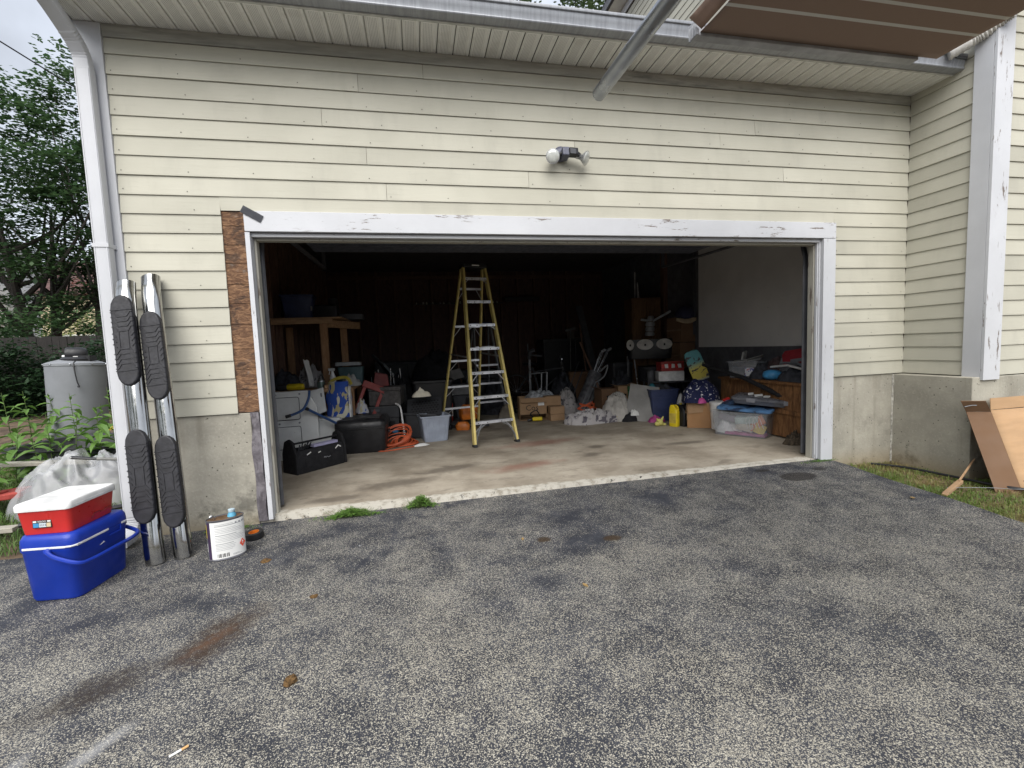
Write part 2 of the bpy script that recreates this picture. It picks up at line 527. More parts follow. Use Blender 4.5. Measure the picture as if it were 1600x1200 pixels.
SIDING = m_siding()
WHITE = m_white()
WHITEB = m_white('white_board', stretch=(1.2,7,7))
WHITEC = m_white('white_trim_clean', base=(.55,.56,.585), peel=.78)
CONC = m_concrete('foundation_concrete', (.365,.345,.29))
FLOOR = m_floor()
ASPH = m_asphalt()
def m_sheath():
    n = NT('weathered_sheathing')
    v = n.co((4,10,12)); v2 = n.co((7,7,11))
    g = n.noise(v, 3.2, 7, .7, 1.6)
    c = n.mix(n.ramp(g, .30, .62), (.31,.18,.10), (.115,.062,.038))
    c = n.mix(n.ramp(n.noise(v2, 1.1, 5, .65, .8), .50, .66, 0, .75), c, (.04,.03,.027))
    c = n.mix(n.ramp(n.noise(v2, 1.7, 4, .6), .60, .72, 0, .55), c, (.25,.20,.165))
    n.bump(n.math('ADD', g, n.noise(v, 11, 4)), .9, .008)
    return n.out(c, .8, 0, .2)
SHEATH = m_sheath()
ROTTED = m_wood('rotted_grey_wood', (.20,.185,.20), (.095,.085,.095), (.035,.03,.032), (8,8,5), 2.6)
STUD = m_wood('brown_stud', (.19,.115,.08), (.13,.075,.055), (.06,.035,.028), (14,14,2))
INWALL = m_wood('red_brown_sheathing', (.14,.08,.064), (.095,.058,.05), (.04,.027,.025), (6,6,2))
LUMBER = m_wood('pine_lumber', (.40,.235,.125), (.28,.155,.08), (.13,.07,.035), (10,10,2))
LUMBERX = m_wood('pine_board', (.42,.27,.15), (.30,.18,.10), (.15,.08,.045), (2,12,12))
OAK = m_wood('stained_wood', (.27,.135,.055), (.12,.055,.024), (.06,.028,.012), (10,10,2))
GUT = m_gutter()
SOFFIT = m_soffit()
DARK = P('dark_shadow_gap', (.02,.02,.02), .9)
ROOFM = P('roof_shingle', (.045,.043,.043), .9, var=.4, sc=60, bump=.5)
DRYW = P('grey_drywall', (.66,.65,.635), .85, var=.06, sc=2, col2=(.20,.19,.185), thr=(.68,.76), csc=9)
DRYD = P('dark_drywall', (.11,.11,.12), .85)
CEIL = P('ceiling_board', (.09,.08,.08), .9)
CHROME = P('chrome', (.40,.40,.39), .07, 1, var=.10, sc=5, col2=(.20,.19,.13), thr=(.58,.76), csc=9)
RUBBER = P('black_rubber', (.017,.017,.021), .55, var=.3, sc=25, bump=.15)
BLACK = P('black_plastic', (.014,.014,.016), .42)
BLACKC = P('black_cloth', (.011,.011,.013), .85, bump=.4, bsc=200)
CHAR = P('charcoal_plastic', (.035,.036,.04), .5)
GREYP = P('grey_plastic', (.20,.21,.22), .5)
GREYD = P('dark_grey_plastic', (.075,.077,.085), .5)
STEEL = P('steel', (.48,.49,.51), .32, 1, var=.15)
ALU = P('aluminium', (.60,.61,.63), .38, .85)
GALV = P('galvanised_tube', (.27,.285,.31), .30, .85, var=.06, sc=3)
WPLAST = P('white_plastic', (.70,.70,.69), .4)
OFFW = P('offwhite_panel', (.64,.65,.64), .45, var=.06, col2=(.20,.20,.19), thr=(.70,.73), csc=22)
RED = P('red_plastic', (.62,.035,.030), .36, var=.07)
DRED = P('dark_red_paint', (.24,.035,.028), .5, var=.2)
BLUE = P('blue_plastic', (.010,.038,.34), .38, var=.08, col2=(.10,.14,.42), thr=(.70,.86), csc=10)
BLUED = P('dark_blue_plastic', (.030,.042,.105), .5)
BLUET = P('blue_tube', (.030,.075,.20), .4)
CYAN = P('light_blue_plastic', (.06,.27,.52), .4)
YELLOW = P('yellow_plastic', (.66,.50,.02), .42)
LADY = P('yellow_fibreglass', (.60,.49,.17), .48, var=.12, col2=(.25,.19,.07), thr=(.66,.72), csc=16)
ORANGE = P('orange_plastic', (.55,.155,.02), .45)
ORCORD = P('orange_cord', (.50,.095,.035), .55)
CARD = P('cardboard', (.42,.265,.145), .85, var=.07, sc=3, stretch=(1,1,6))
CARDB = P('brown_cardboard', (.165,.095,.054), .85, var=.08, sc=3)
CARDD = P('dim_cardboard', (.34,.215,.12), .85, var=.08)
GREYCL = P('grey_cloth', (.30,.285,.28), .9, bump=.4, bsc=90, col2=(.09,.085,.09), thr=(.56,.62), csc=9)
DARKCL = P('dark_cloth', (.035,.037,.045), .95, var=.5, sc=14, bump=.5)
CREAM = P('cream_cloth', (.62,.58,.48), .9, bump=.4, bsc=60)
PINKP = P('magenta_plastic', (.40,.06,.22), .6)
PAPER = P('paper', (.72,.72,.70), .7, var=.05)
INK = P('black_ink', (.02,.02,.02), .7)
INKG = P('grey_ink', (.25,.26,.28), .7)
TANKM = P('tank_grey', (.20,.21,.225), .55, var=.06, sc=4)
EARTH = P('earth', (.095,.065,.042), .95, var=.5, sc=7, bump=.7, bsc=30, col2=(.16,.11,.06), csc=4)
BARK = m_wood('bark', (.060,.050,.042), (.035,.03,.026), (.015,.013,.012), (9,9,1.6), 4)
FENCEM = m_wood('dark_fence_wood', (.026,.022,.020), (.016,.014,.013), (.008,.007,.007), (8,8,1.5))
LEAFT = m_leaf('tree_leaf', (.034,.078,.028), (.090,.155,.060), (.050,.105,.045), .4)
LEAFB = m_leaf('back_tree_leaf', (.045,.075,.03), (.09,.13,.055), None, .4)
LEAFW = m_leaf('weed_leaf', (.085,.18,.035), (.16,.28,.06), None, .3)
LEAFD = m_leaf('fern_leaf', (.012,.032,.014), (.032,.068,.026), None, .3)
GRASSM = m_leaf('grass_blade', (.085,.155,.030), (.19,.25,.06), (.27,.22,.09), .25, 2.4)
GRASSW = m_leaf('weed_patch_blade', (.055,.11,.028), (.12,.19,.05), None, .25)
FLOWER = m_leaf('goldenrod_flower', (.62,.42,.02), (.75,.55,.05), None, .2)
CLEARB = m_clear('clear_storage_plastic', (.42,.44,.47), .76, .15)
BLUEB = m_clear('frosted_bin_plastic', (.34,.38,.46), .25, .3)
FILM = m_clear('plastic_film', (.50,.51,.53), .58, .12)
GLASS = P('window_glass', (.05,.06,.07), .08, 0, spec=.8)
LENS = P('lamp_lens', (.52,.53,.50), .12, .15, var=.15, sc=30, spec=.8)
MAUVE = P('slate_blue_metal', (.10,.105,.14), .45, .1)
# ================================================================== SETTING
def zdrive(x, y):
    return -0.055 + 0.009*(x-0.8) + 0.02*y + .004*noise.noise(Vector((x*1.1, y*1.1, 3)))
mb = MB()
def drive(u, v):
    x = -7 + u*12.72
    y = -14 + v*14.03
    k = v
    if x > 5.6:                      # worn uneven edge along the lawn
        x += .05*noise.noise(Vector((1, y*2.2, 5))) + max(0, (y+1.2))*.10
    return (x, y, zdrive(x, y))
mb.grid(drive, 110, 120)
tag(mb.build('driveway', ASPH, smooth=True, recalc=False), kind='structure')

mb = MB()
mb.box((.12, .02, -.4), (6.6, 7.1, 0))
tag(mb.build('garage_floor', FLOOR), kind='structure')

mb = MB()
def ground(u, v):
    r = 120
    x = (u-.5)*2; y = (v-.5)*2
    x = 2 + r*math.copysign(abs(x)**2.2, x); y = 2 + r*math.copysign(abs(y)**2.2, y)
    z = -.42 + .03*noise.noise(Vector((x*.3, y*.3, 0)))
    return (x, y, z)
mb.grid(ground, 60, 60)
tag(mb.build('ground', EARTH, smooth=True, recalc=False), kind='structure')

def zyard(x, y):
    return -.05 + .03*max(0, min(y, 7)) + .03*noise.noise(Vector((x*.8, y*.8, 2)))
mb = MB()
mb.grid(lambda u, v: (-16+u*15.84, -.25+v*20, zyard(-16+u*15.84, -.25+v*20) - (.05 if v == 0 else 0)), 50, 60)
tag(mb.build('yard_ground', EARTH, smooth=True, recalc=False), kind='structure')
def zlawn(x, y):
    return -.105 + .02*noise.noise(Vector((x*1.2, y*1.2, 9))) - .02*max(0, min(1, (x-6)))
mb = MB()
mb.grid(lambda u, v: (5.35+u*9, -9+v*9.05, zlawn(5.35+u*9, -9+v*9.05) - .09*max(0, 1-u*20)), 60, 60)
SOIL = P('lawn_soil', (.14,.10,.055), .95, var=.4, sc=14, bump=.6, bsc=50, col2=(.10,.12,.04), csc=6)
tag(mb.build('lawn', SOIL, smooth=True, recalc=False), kind='structure')

# ================================================================== GARAGE
E_ = .13
Z0 = .7995
ZS = 3.46
garage = thing('garage', 'cream clapboard garage with wide open doorway and white trim', 'garage')
def board_mesh(L, h, seed=0):
    """lap board, length along +X from 0, bottom edge proud, front towards -Y"""
    rnd = random.Random(seed)
    mb = MB()
    k = max(1, int(L/.8))
    rings = []
    for i in range(k+1):
        x = L*i/k
        j = rnd.uniform(-.0012, .0012); jy = rnd.uniform(-.0015, .0015)
        rings.append([(x, -.0130+jy, j), (x, -.0005, j), (x, -.0005, h-.001), (x, -.003, h-.001), (x, -.0126+jy, j+.012)])
    mb.loft(rings)
    return mb.mesh('siding_board', SIDING)
nail = MB()
def nail_row(x0, x1, z, seed):
    rnd = random.Random(seed)
    x = x0 + .03
    while x < x1 - .02:
        r = .0042
        zz = z + .028 + rnd.uniform(-.006, .006)
        vs_ = [(x+r*math.cos(a), -.0140, zz+r*math.sin(a)) for a in [k*math.pi/3 for k in range(6)]]
        if rnd.random() < .7: nail.add(vs_, [(0,1,2,3,4,5)])
        x += .406 + rnd.uniform(-.03, .03)
XO0, XO1 = .622, 5.862        # cut of the siding beside the opening
joints = {0: [2.1], 1: [1.62], 2: [5.0], 3: [1.35, 4.65], 4: [3.3], 5: [1.65, 5.3], 6: [2.9], 7: [1.78], 8: [5.1]}
for j in range(0, 20):
    zb = Z0 + (19-j)*E_
    h = E_ if j > 0 else .105
    segs = []
    zt = zb + h
    cut_z = 2.262
    if zb < cut_z - .02:
        segs = [(.004, XO0), (XO1, 6.723)]
    else:
        xs = [.004] + joints.get(j, []) + [6.723]
        segs = [(a, b-.0025) for a, b in zip(xs[:-1], xs[1:])]
    for n_, (a, b) in enumerate(segs):
        if zb < cut_z - .02 and zt > cut_z + .03 and n_ == 0:
            pass
        link('siding_board', board_mesh(b-a, h, j*7+n_), garage, (a, 0, zb))
        nail_row(a, b, zb, j*31+n_)
# the board row that the casing interrupts: short filler above the header
zb = Z0 + 11*E_
mb = MB(); mb.box((XO0, -.006, 2.262), (XO1, -.0005, zb+E_-.001))
mb.build('siding_board', SIDING, garage)
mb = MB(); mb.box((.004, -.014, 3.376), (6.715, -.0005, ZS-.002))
mb.build('frieze_board', P('grimy_shaded_frieze_paint', (.33,.325,.29), .7, var=.16, sc=3, stretch=(1,4,8), col2=(.20,.20,.185), thr=(.52,.75), csc=2.5), garage)  # grime plus the shade under the eave, both mixed into the frieze colour
no = nail.build('nail', P('nail_head', (.10,.095,.08), .7), garage, recalc=False); no['kind'] = 'stuff'

# wall core, sheathing strip beside opening, corner trim
mb = MB()
mb.box((-.14, 0, .80), (.60, .13, ZS)); mb.box((5.88, 0, .80), (6.735, .13, ZS)); mb.box((.60, 0, 2.27), (5.88, .13, ZS))
mb.build('wall_core', INWALL, garage)
mb = MB(); mb.box((-.16, .13, -.3), (.0, 7.25, ZS)); mb.build('side_wall', SIDING, garage)
mb = MB(); mb.box((-.16, 7.16, -.3), (6.73, 7.3, ZS)); mb.build('rear_wall', SIDING, garage)
# weathered sheathing pieces stacked between siding and jamb
zs = [2.258, 2.155, 2.02, 1.89, 1.74, 1.60, 1.45, 1.27, 1.12, .97, .80]
for i in range(10):
    mb = MB()
    jx = random.uniform(-.006, .006)
    mb.box((.60, .002, zs[i+1]+.0015), (.772+jx, .012+random.uniform(0, .014), zs[i]))
    mb.box((.60, .03, zs[i+1]-.004), (.775, .12, zs[i]-.002))
    mb.build('sheathing_board', SHEATH, garage, bevel=.004)
mb = MB()
rings = []
for i in range(15):
    z = -.03 + i*.83/14
    l = .700 + .022*noise.noise(Vector((z*5, 1, 1))); r = .762 + .012*noise.noise(Vector((z*7, 4, 1)))
    rings.append([(l, -.012, z), (r, -.010, z), (r, .12, z), (l, .12, z)])
mb.loft(rings); mb.build('rotted_post', ROTTED, garage, smooth=True, label='grey rotted wood at the foot of the opening')
# corner boards (front face and return)
mb = MB(); mb.box((-.152, -.022, .78), (.002, .0, ZS-.004)); mb.build('corner_board', WHITEC, garage, bevel=.002)
# foundation
mb = MB(); mb.box((-.15, .004, -.45), (.70, .22, .798)); mb.build('foundation_wall', CONC, garage, bevel=.006)
mb = MB(); mb.box((5.865, .004, -.45), (6.6195, .22, .798)); mb.build('foundation_wall', CONC, garage, bevel=.006)
# foundation seam in the inner corner
mb = MB(); mb.tube([(6.616, .002, z) for z in np.linspace(-.1, .79, 14)], [.009+.004*math.sin(i*2.2) for i in range(14)], 6)
mb.build('mortar_seam', P('pale_mortar', (.40,.385,.34), .9, var=.4, sc=30), garage, smooth=True)
# casing
mb = MB(); mb.box((.776, -.034, 2.112), (5.864, .0, 2.256)); mb.build('header_casing', WHITEB, garage, bevel=.003)
mb = MB(); mb.box((5.728, -.034, -.012), (5.864, .0, 2.108)); mb.build('side_casing', WHITE, garage, bevel=.003)
mb = MB(); mb.box((.774, -.028, -.02), (.806, .13, 2.108)); mb.build('jamb', WHITE, garage, bevel=.002)
mb = MB(); mb.box((5.714, .002, -.0), (5.745, .13, 2.108)); mb.build('jamb', WHITE, garage, bevel=.002)
mb = MB(); mb.box((.808, .002, 2.082), (5.712, .13, 2.108)); mb.build('jamb', WHITEB, garage, bevel=.002)
DIRTYW = m_white('dirty_white', base=(.40,.385,.33), peel=.56)
mb = MB(); mb.box((.808, .045, 0.0), (.824, .11, 2.08)); mb.build('door_stop', DIRTYW, garage, bevel=.004)
mb = MB(); mb.box((5.694, .045, 0.0), (5.712, .11, 2.08)); mb.build('door_stop', DIRTYW, garage, bevel=.004)
mb = MB(); mb.box((5.702, .012, 0.0), (5.7135, .040, 2.08)); mb.build('door_stop', WHITE, garage, bevel=.004)
mb = MB(); mb.box((.826, .045, 2.064), (5.692, .11, 2.080)); mb.build('door_stop', DIRTYW, garage, bevel=.004)
# soffit strips, fascia, gutter, roof
mb = MB()
prof = [(.002, 0), (.006, .006), (.012, .006), (.016, 0), (.090, 0), (.094, .005), (.104, .005), (.108, 0), (.119, 0), (.1205, .014), (.124, .014)]
for (xa, za), (xb, zb_) in zip(prof[:-1], prof[1:]):
    mb.add([(xa,-.352,za),(xb,-.352,zb_),(xb,-.002,zb_),(xa,-.002,za)], [(0,1,2,3)])
sm = mb.mesh('soffit_panel', SOFFIT)
x = -.158
while x < 6.70:
    link('soffit_panel', sm, garage, (x, 0, ZS))
    x += .1245
mb = MB(); mb.box((-.16, -.36, ZS+.016), (6.73, .13, ZS+.03)); mb.build('soffit_backing', DARK, garage)
mb = MB(); mb.box((-.175, -.372, ZS-.012), (6.726, -.353, ZS+.11)); mb.build('fascia', P('fascia_metal', (.52,.52,.49), .4), garage)
mb = MB(); mb.box((-.176, -.35, ZS-.012), (-.159, .6, ZS+.16)); mb.build('fascia', WHITEC, garage)
mb = MB(); mb.box((-.153, -.34, ZS-.006), (-.146, -.03, ZS-.001)); mb.build('soffit_channel', P('channel_grey', (.30,.30,.31), .5), garage)
gp = [(-.372, ZS-.004), (-.432, ZS-.004), (-.447, ZS+.0), (-.451, ZS+.006), (-.449, ZS+.013), (-.443, ZS+.016), (-.445, ZS+.030), (-.452, ZS+.050), (-.458, ZS+.068), (-.460, ZS+.088), (-.472, ZS+.090), (-.474, ZS+.096), (-.473, ZS+.109), (-.466, ZS+.110)]
mb = MB()
xsx = [-.19, 1.4, 3.1, 4.7, 6.718]
mb.grid(lambda u, v: (xsx[round(u*4)], *gp[round(v*(len(gp)-1))]), 4, len(gp)-1)
for xe in (-.19, 6.718):
    mb.add([(xe, y, z) for y, z in gp] + [(xe, -.372, ZS+.108)], [tuple(range(len(gp)+1))])
gut = mb.build('gutter', GUT, garage, smooth=True, angle=28)
mb = MB(); mb.box((6.60, -.470, ZS+.07), (6.725, -.376, ZS+.112)); mb.build('gutter_end', P('gutter_stain', (.18,.19,.20), .5, .3), gut)
mb = MB()
mb.add([(-.22,-.43,ZS+.113),(6.735,-.43,ZS+.113),(6.735,7.4,ZS+1.9),(-.22,7.4,ZS+1.9),(-.22,-.43,ZS+.095),(6.735,-.43,ZS+.095),(6.735,7.4,ZS+1.85),(-.22,7.4,ZS+1.85)],
       [(0,1,2,3),(4,7,6,5),(0,4,5,1),(1,5,6,2),(2,6,7,3),(3,7,4,0)])
rf = mb.build('roof', ROOFM, garage)
for i in range(46):                    # first course of shingle tabs over the gutter
    mb = MB(); w = .150
    mb.box((0, 0, 0), (w-.006, .16, .007))
    o = mb.build('shingle', ROOFM, rf, loc=(-.21+i*.151, -.438+random.uniform(-.006, .006), ZS+.112+random.uniform(0, .004)), rot=(R(12.8), 0, 0))
# interior lining: studs on left and back, dark upper right, bare panel
mb = MB(); mb.box((.002, .13, .0), (.018, 7.14, 3.3)); mb.build('wall_panel', INWALL, garage)
mb = MB(); mb.box((.02, 7.12, .0), (6.6, 7.158, 3.3)); mb.build('wall_panel', INWALL, garage)
sv = MB().box((0, 0, 0), (.09, .04, 3.0)).mesh('wall_stud', STUD)
for i in range(17): link('wall_stud', sv, garage, (.019, .45+i*.406, 0))
sb = MB().box((0, 0, 0), (.04, .085, 3.0)).mesh('wall_stud', STUD)
for i in range(15): link('wall_stud', sb, garage, (.30+i*.406, 7.033, 0))
mb = MB(); mb.box((.12, 7.0, 2.82), (6.5, 7.032, 2.90)); mb.build('wall_plate', STUD, garage)
mb = MB(); mb.box((6.56, .13, 1.085), (6.575, 3.145, 2.97)); mb.build('drywall_panel', DRYW, garage, label='bare pale grey drywall sheet on side wall')
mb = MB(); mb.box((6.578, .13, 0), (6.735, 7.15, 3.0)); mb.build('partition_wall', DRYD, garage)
mb = MB(); mb.box((6.50, 4.12, 0), (6.577, 4.24, 2.97)); mb.build('wall_post', STUD, garage)
mb = MB(); mb.box((6.53, 3.25, 1.3), (6.577, 3.50, 2.97)); mb.build('wall_panel', GREYD, garage)
mb = MB(); mb.box((6.47, 5.4, 0), (6.577, 5.5, 2.97)); mb.build('wall_post', GREYD, garage)
mb = MB(); mb.box((0, .13, 3.0), (6.73, 7.16, 3.02)); mb.build('ceiling', CEIL, garage)

# downspout with corrugated elbows
def corr_path(ctrl, n, r, amp):
    pts = curve_pts(ctrl, n)
    rs = [r*(1 + (amp if i % 2 else -amp)) for i in range(len(pts))]
    return pts, rs
ds = thing('downspout', 'white rectangular downspout with ribbed elbows at left garage corner', 'downspout', (-.082, -.075, 0))
mb = MB()
prof = rrect(.090, .066, .008, 2)
mb.prism(prof, .12, 3.13)
for k in (-.036, .036): mb.box((k-.003, -.0355, .13), (k+.003, -.032, 3.12))
mb.build('pipe', WHITEC, ds, smooth=True)
def rect_sweep(mb, pts, w, d, side=Vector((1, 0, 0)), ribs=0):
    rings = []
    m = len(pts)
    for i, p in enumerate(pts):
        t = (pts[min(i+1, m-1)]-pts[max(i-1, 0)]).normalized()
        nrm = t.cross(side).normalized()
        s2 = nrm.cross(t).normalized()
        k = 1 + (ribs if i % 2 else 0)
        rings.append([p + s2*x*k + nrm*y*k for x, y in rrect(w, d, min(w, d)*.2, 2)])
    mb.loft(rings)
mb = MB(); rect_sweep(mb, curve_pts([(0,0,3.12), (-.002,-.012,3.20), (-.006,-.06,3.26), (-.012,-.11,3.30)], 7), .092, .068, ribs=-.05)
mb.build('elbow', WHITEC, ds, smooth=True, angle=25)
mb = MB(); rect_sweep(mb, curve_pts([(-.012,-.11,3.30), (-.02,-.20,3.36), (-.028,-.29,3.41)], 2), .088, .064)
mb.build('offset_pipe', WHITEC, ds, smooth=True)
mb = MB(); rect_sweep(mb, curve_pts([(-.028,-.29,3.41), (-.033,-.335,3.44), (-.035,-.352,3.47), (-.035,-.352,3.53)], 6), .092, .068, ribs=-.05)
mb.build('elbow', WHITEC, ds, smooth=True, angle=25)
mb = MB(); rect_sweep(mb, curve_pts([(0,0,.13), (0,-.004,.06), (-.01,-.05,.0), (-.025,-.13,-.02)], 8), .094, .07, ribs=-.07)
mb.build('elbow', WHITEC, ds, smooth=True, angle=25)
for z in (1.98,):
    mb = MB(); mb.box((-.048,-.038,z), (.048,.07,z+.025)); mb.build('strap', WHITEC, ds)

# overhead door rolled up inside
gd = thing('overhead_door', 'dark sectional garage door rolled up under the ceiling', 'garage door', (0, 0, 0))
for i in range(4):
    mb = MB(); mb.box((.86, .16+i*.46, 2.385), (5.66, .614+i*.46, 2.425)); mb.box((.98, .22+i*.46, 2.378), (5.55, .56+i*.46, 2.384))
    mb.build('door_panel', P('door_grey', (.10,.11,.14), .5), gd)
for x in (.80, 5.745):
    pts = [(x,.19,.02), (x,.19,1.2), (x,.19,1.98)] + curve_pts([(x,.20,2.02), (x,.25,2.16), (x,.38,2.27), (x,.5,2.315)], 5) + [(x,1.5,2.325), (x,2.85,2.35)]
    mb = MB(); mb.tube(pts, .030, 8, flat=.55); mb.build('door_track', GREYD, gd, smooth=True)
    mb = MB(); mb.box((x-.02, 2.83, 2.34), (x+.02, 2.87, 2.99)); mb.build('track_hanger', GREYD, gd)

# ================================================================== HOUSE on the right
house = thing('house', 'two storey cream clapboard house wing joining garage on the right', 'house', (6.73, 0, 0))
XH, YF = 6.73, -.64
mb = MB(); mb.box((XH-6.71, YF+.02, .80), (5.5, 9, 8.3)); mb.build('wall_core', INWALL, house)
for j in range(58):
    zb = Z0 + j*E_
    if zb > 8.2: break
    y0 = -.532
    y1 = -.009 if zb < 3.4 else 7.6
    if zb > 3.4: y1 = 7.5
    o = link('siding_board', board_mesh(abs(y1-y0), E_, j), house, (.0, y1, zb), (0, 0, R(-90)))
    L = 3.2
    o = link('siding_board', board_mesh(L, E_, j+90), house, (.156, YF, zb))
nail2 = MB()
mb = MB(); mb.box((-.028, YF-.026, .775), (.0, -.53, 8.2)); mb.build('corner_board', WHITEC, house, bevel=.002)
mb = MB(); mb.box((-.028, YF-.052, .765), (.158, YF-.028, 8.2)); mb.build('corner_board', WHITE, house, bevel=.002)
mb = MB(); mb.box((-.110, YF-.03, -.5), (.3, .3, .79)); mb.box((.3, YF-.028, -.5), (5.5, .3, .79)); mb.build('foundation_wall', CONC, house, bevel=.006)
mb = MB(); mb.box((-.03, -.55, 8.24), (-.004, 7.6, 8.40)); mb.build('frieze_board', WHITEC, house)
mb = MB(); mb.box((-.30, -1.0, 8.41), (6, 7.9, 8.44)); mb.build('eave', SOFFIT, house)
mb = MB(); mb.box((-.36, -1.06, 8.42), (-.301, 7.9, 8.60)); mb.build('gutter', GREYD, house)
mb = MB(); mb.add([(-.37,-1.1,8.6),(6,-1.1,8.6),(6,7.9,8.6),(-.37,7.9,8.6),(3,-1.1,10.2),(3,7.9,10.2)], [(0,3,5,4),(1,4,5,2),(0,4,1),(3,2,5),(0,1,2,3)])
mb.build('roof', ROOFM, house)

# corrugated drain pipe from upper wall into gutter end
cp = MB()
pts, rs = corr_path([(6.50,-.46,3.555), (6.628,-.55,3.625), (6.675,-.62,3.662), (6.725,-.70,3.715), (6.742,-.76,3.735)], 9, .058, .08)
cp.tube(pts, rs, 14)
cp.tube(curve_pts([(6.742,-.76,3.735), (6.78,-.82,3.80), (6.83,-.84,3.95), (6.83,-.84,5.2)], 4), .050, 12)
tag(cp.build('drain_pipe', P('pipe_offwhite', (.56,.55,.52), .45, col2=(.30,.29,.27), thr=(.6,.7)), smooth=True, angle=60),
    'off-white corrugated drain pipe emptying into the right gutter end', 'drain pipe')

# security light on wall
sl_ = thing('security_light', 'twin lamp security light on clapboard above the doorway', 'security light', (3.20, -.016, 2.755))
mb = MB(); mb.lathe([(.058,0),(.060,.018),(.052,.03),(.03,.04)], 20, c=(-.03,0,0), rot=(R(90),0,0)); mb.build('base', MAUVE, sl_, smooth=True)
mb = MB(); mb.obox((-.01,-.06,-.015), (.06,.09,.07), (R(-10),0,0)); mb.build('arm_block', MAUVE, sl_, bevel=.008)
mb = MB(); mb.obox((.045,-.09,-.015), (.075,.06,.055), (R(-8),0,R(6))); mb.build('motion_sensor', BLACK, sl_, bevel=.006)
mb = MB(); mb.obox((.037,-.122,-.017), (.045,.006,.040), (R(-8),0,R(6))); mb.build('sensor_window', GREYD, sl_)
def lamp(c, rot):
    mb = MB(); mb.lathe([(.018,-.09),(.019,-.06),(.024,-.045),(.045,-.018),(.055,-.004),(.0555,0),(.050,.001)], 20, c=c, rot=rot)
    h = mb.build('lamp', P('lamp_reflector', (.50,.51,.52), .25, .7), sl_, smooth=True, angle=50)
    mb = MB(); mb.lathe([(.050,.0015),(.046,.006),(.03,.010),(.012,.012)], 20, c=c, rot=rot)
    mb.build('lens', LENS, h, smooth=True)
lamp((-.125,-.10,-.055), (R(104),0,R(-14)))
lamp((.155,-.10,-.058), (R(112),0,R(48)))
mb = MB(); mb.tube([(-.02,-.06,-.01),(-.08,-.06,-.03),(-.115,-.03,-.035)], .016, 8); mb.tube([(.06,-.09,-.01),(.09,-.08,-.02),(.115,-.06,-.025)], .018, 8)
mb.build('knuckle', BLACK, sl_, smooth=True)

# tape strip on casing corner
mb = MB()
mb.grid(lambda u, v: ((u-.5)*.148, -.0015-.004*max(0, .25-u), (v-.5)*.052), 8, 2)
tag(mb.build('tape_strip', P('black_tape', (.030,.033,.042), .6), loc=(.835,-.038,2.232), rot=(0, R(30), 0), solid=.001),
    'strip of black tape stuck over the upper left doorway corner', 'tape')

# ================================================================== AWNING and pole, upper right
aw = thing('awning', 'brown fabric awning with thin white stripes overhanging the right of the gutter', 'awning', (3.55, -1.335, 2.9))
def m_awning():
    n = NT('awning_fabric')
    v = n.co((1,1,1), rand=False)
    sp = n.n.new('ShaderNodeSeparateXYZ'); n.lk(v, sp.inputs[0])
    fr = n.math('FRACT', n.math('DIVIDE', n.math('ADD', sp.outputs[1], 20*.137+.226), .137))
    stripe = n.math('MULTIPLY', n.math('LESS_THAN', fr, .16), n.math('LESS_THAN', sp.outputs[1], -.15))
    c = n.mix(n.noise(v, 300, 2), (.25,.18,.145), (.31,.23,.188))
    c = n.mix(stripe, c, (.58,.58,.56))
    n.bump(n.noise(v, 400, 2), .2, .002)
    return n.out(c, .85, 0, .2)
mb = MB()
def awf(u, v):
    x = 1.64*u; y = -3.0*v
    sag = .003*math.sin(math.pi*min(1, max(0, u)))**.6*min(1, v*6+.2)
    return (x, y, -.012 - sag + .006*math.sin(y*9)*(1-u)**3 )
mb.grid(awf, 40, 60)
mb.build('canopy', m_awning(), aw, smooth=True, solid=.002, recalc=False)
mb = MB(); mb.box((-.015, .0, -.030), (1.50, .055, .02)); mb.build('front_rail', P('rail_grey', (.34,.35,.37), .4), aw, bevel=.004)
mb = MB(); mb.box((-.030, -.015, -.036), (-.016, .062, .05))
for k in range(5): mb.box((-.036, -.012+k*.015, -.036), (-.030, -.004+k*.015, .03))
mb.build('end_cap', P('rail_grey', (.34,.35,.37), .4), aw, bevel=.003)
mb = MB()
mb.grid(lambda u, v: (-.005-.075*v+.012*math.sin(u*30)*v, -.02-2.9*u, -.01+.05*v+.008*math.sin(u*21)*v), 60, 3)
mb.build('valance', P('awning_valance', (.30,.205,.16), .85), aw, smooth=True, solid=.002, recalc=False)
for x in (.04, 1.6):
    mb = MB(); mb.tube([(x, -2.95, -3.05), (x, -2.95, -.03)], .022, 10); mb.build('support_post', GALV, aw, smooth=True)
mb = MB()
L_ = 2.6
mb.lathe([(.039,0),(.041,.004),(.041,L_),(.040,L_+.003)], 20, rot=(R(90),0,0), caps=False)
mb.lathe([(.036,L_),(.036,.0)], 20, rot=(R(90),0,0), caps=False)
mb.lathe([(.001,.05),(.036,.05)], 20, rot=(R(90),0,0), caps=False)
pl = thing('metal_pole', 'long galvanised metal pole jutting toward the wall beneath the gutter', 'pole', (3.10, -.98, 2.715), (R(0), 0, R(1.2)))
mb.build('tube', GALV, pl, smooth=True, angle=60)
mb = MB(); mb.tube([(0,-2.55,-2.83),(0,-2.55,-.03)], .024, 12); mb.build('support_post', GALV, pl, smooth=True)

# ================================================================== LEFT FOREGROUND
def blank_uv(): pass
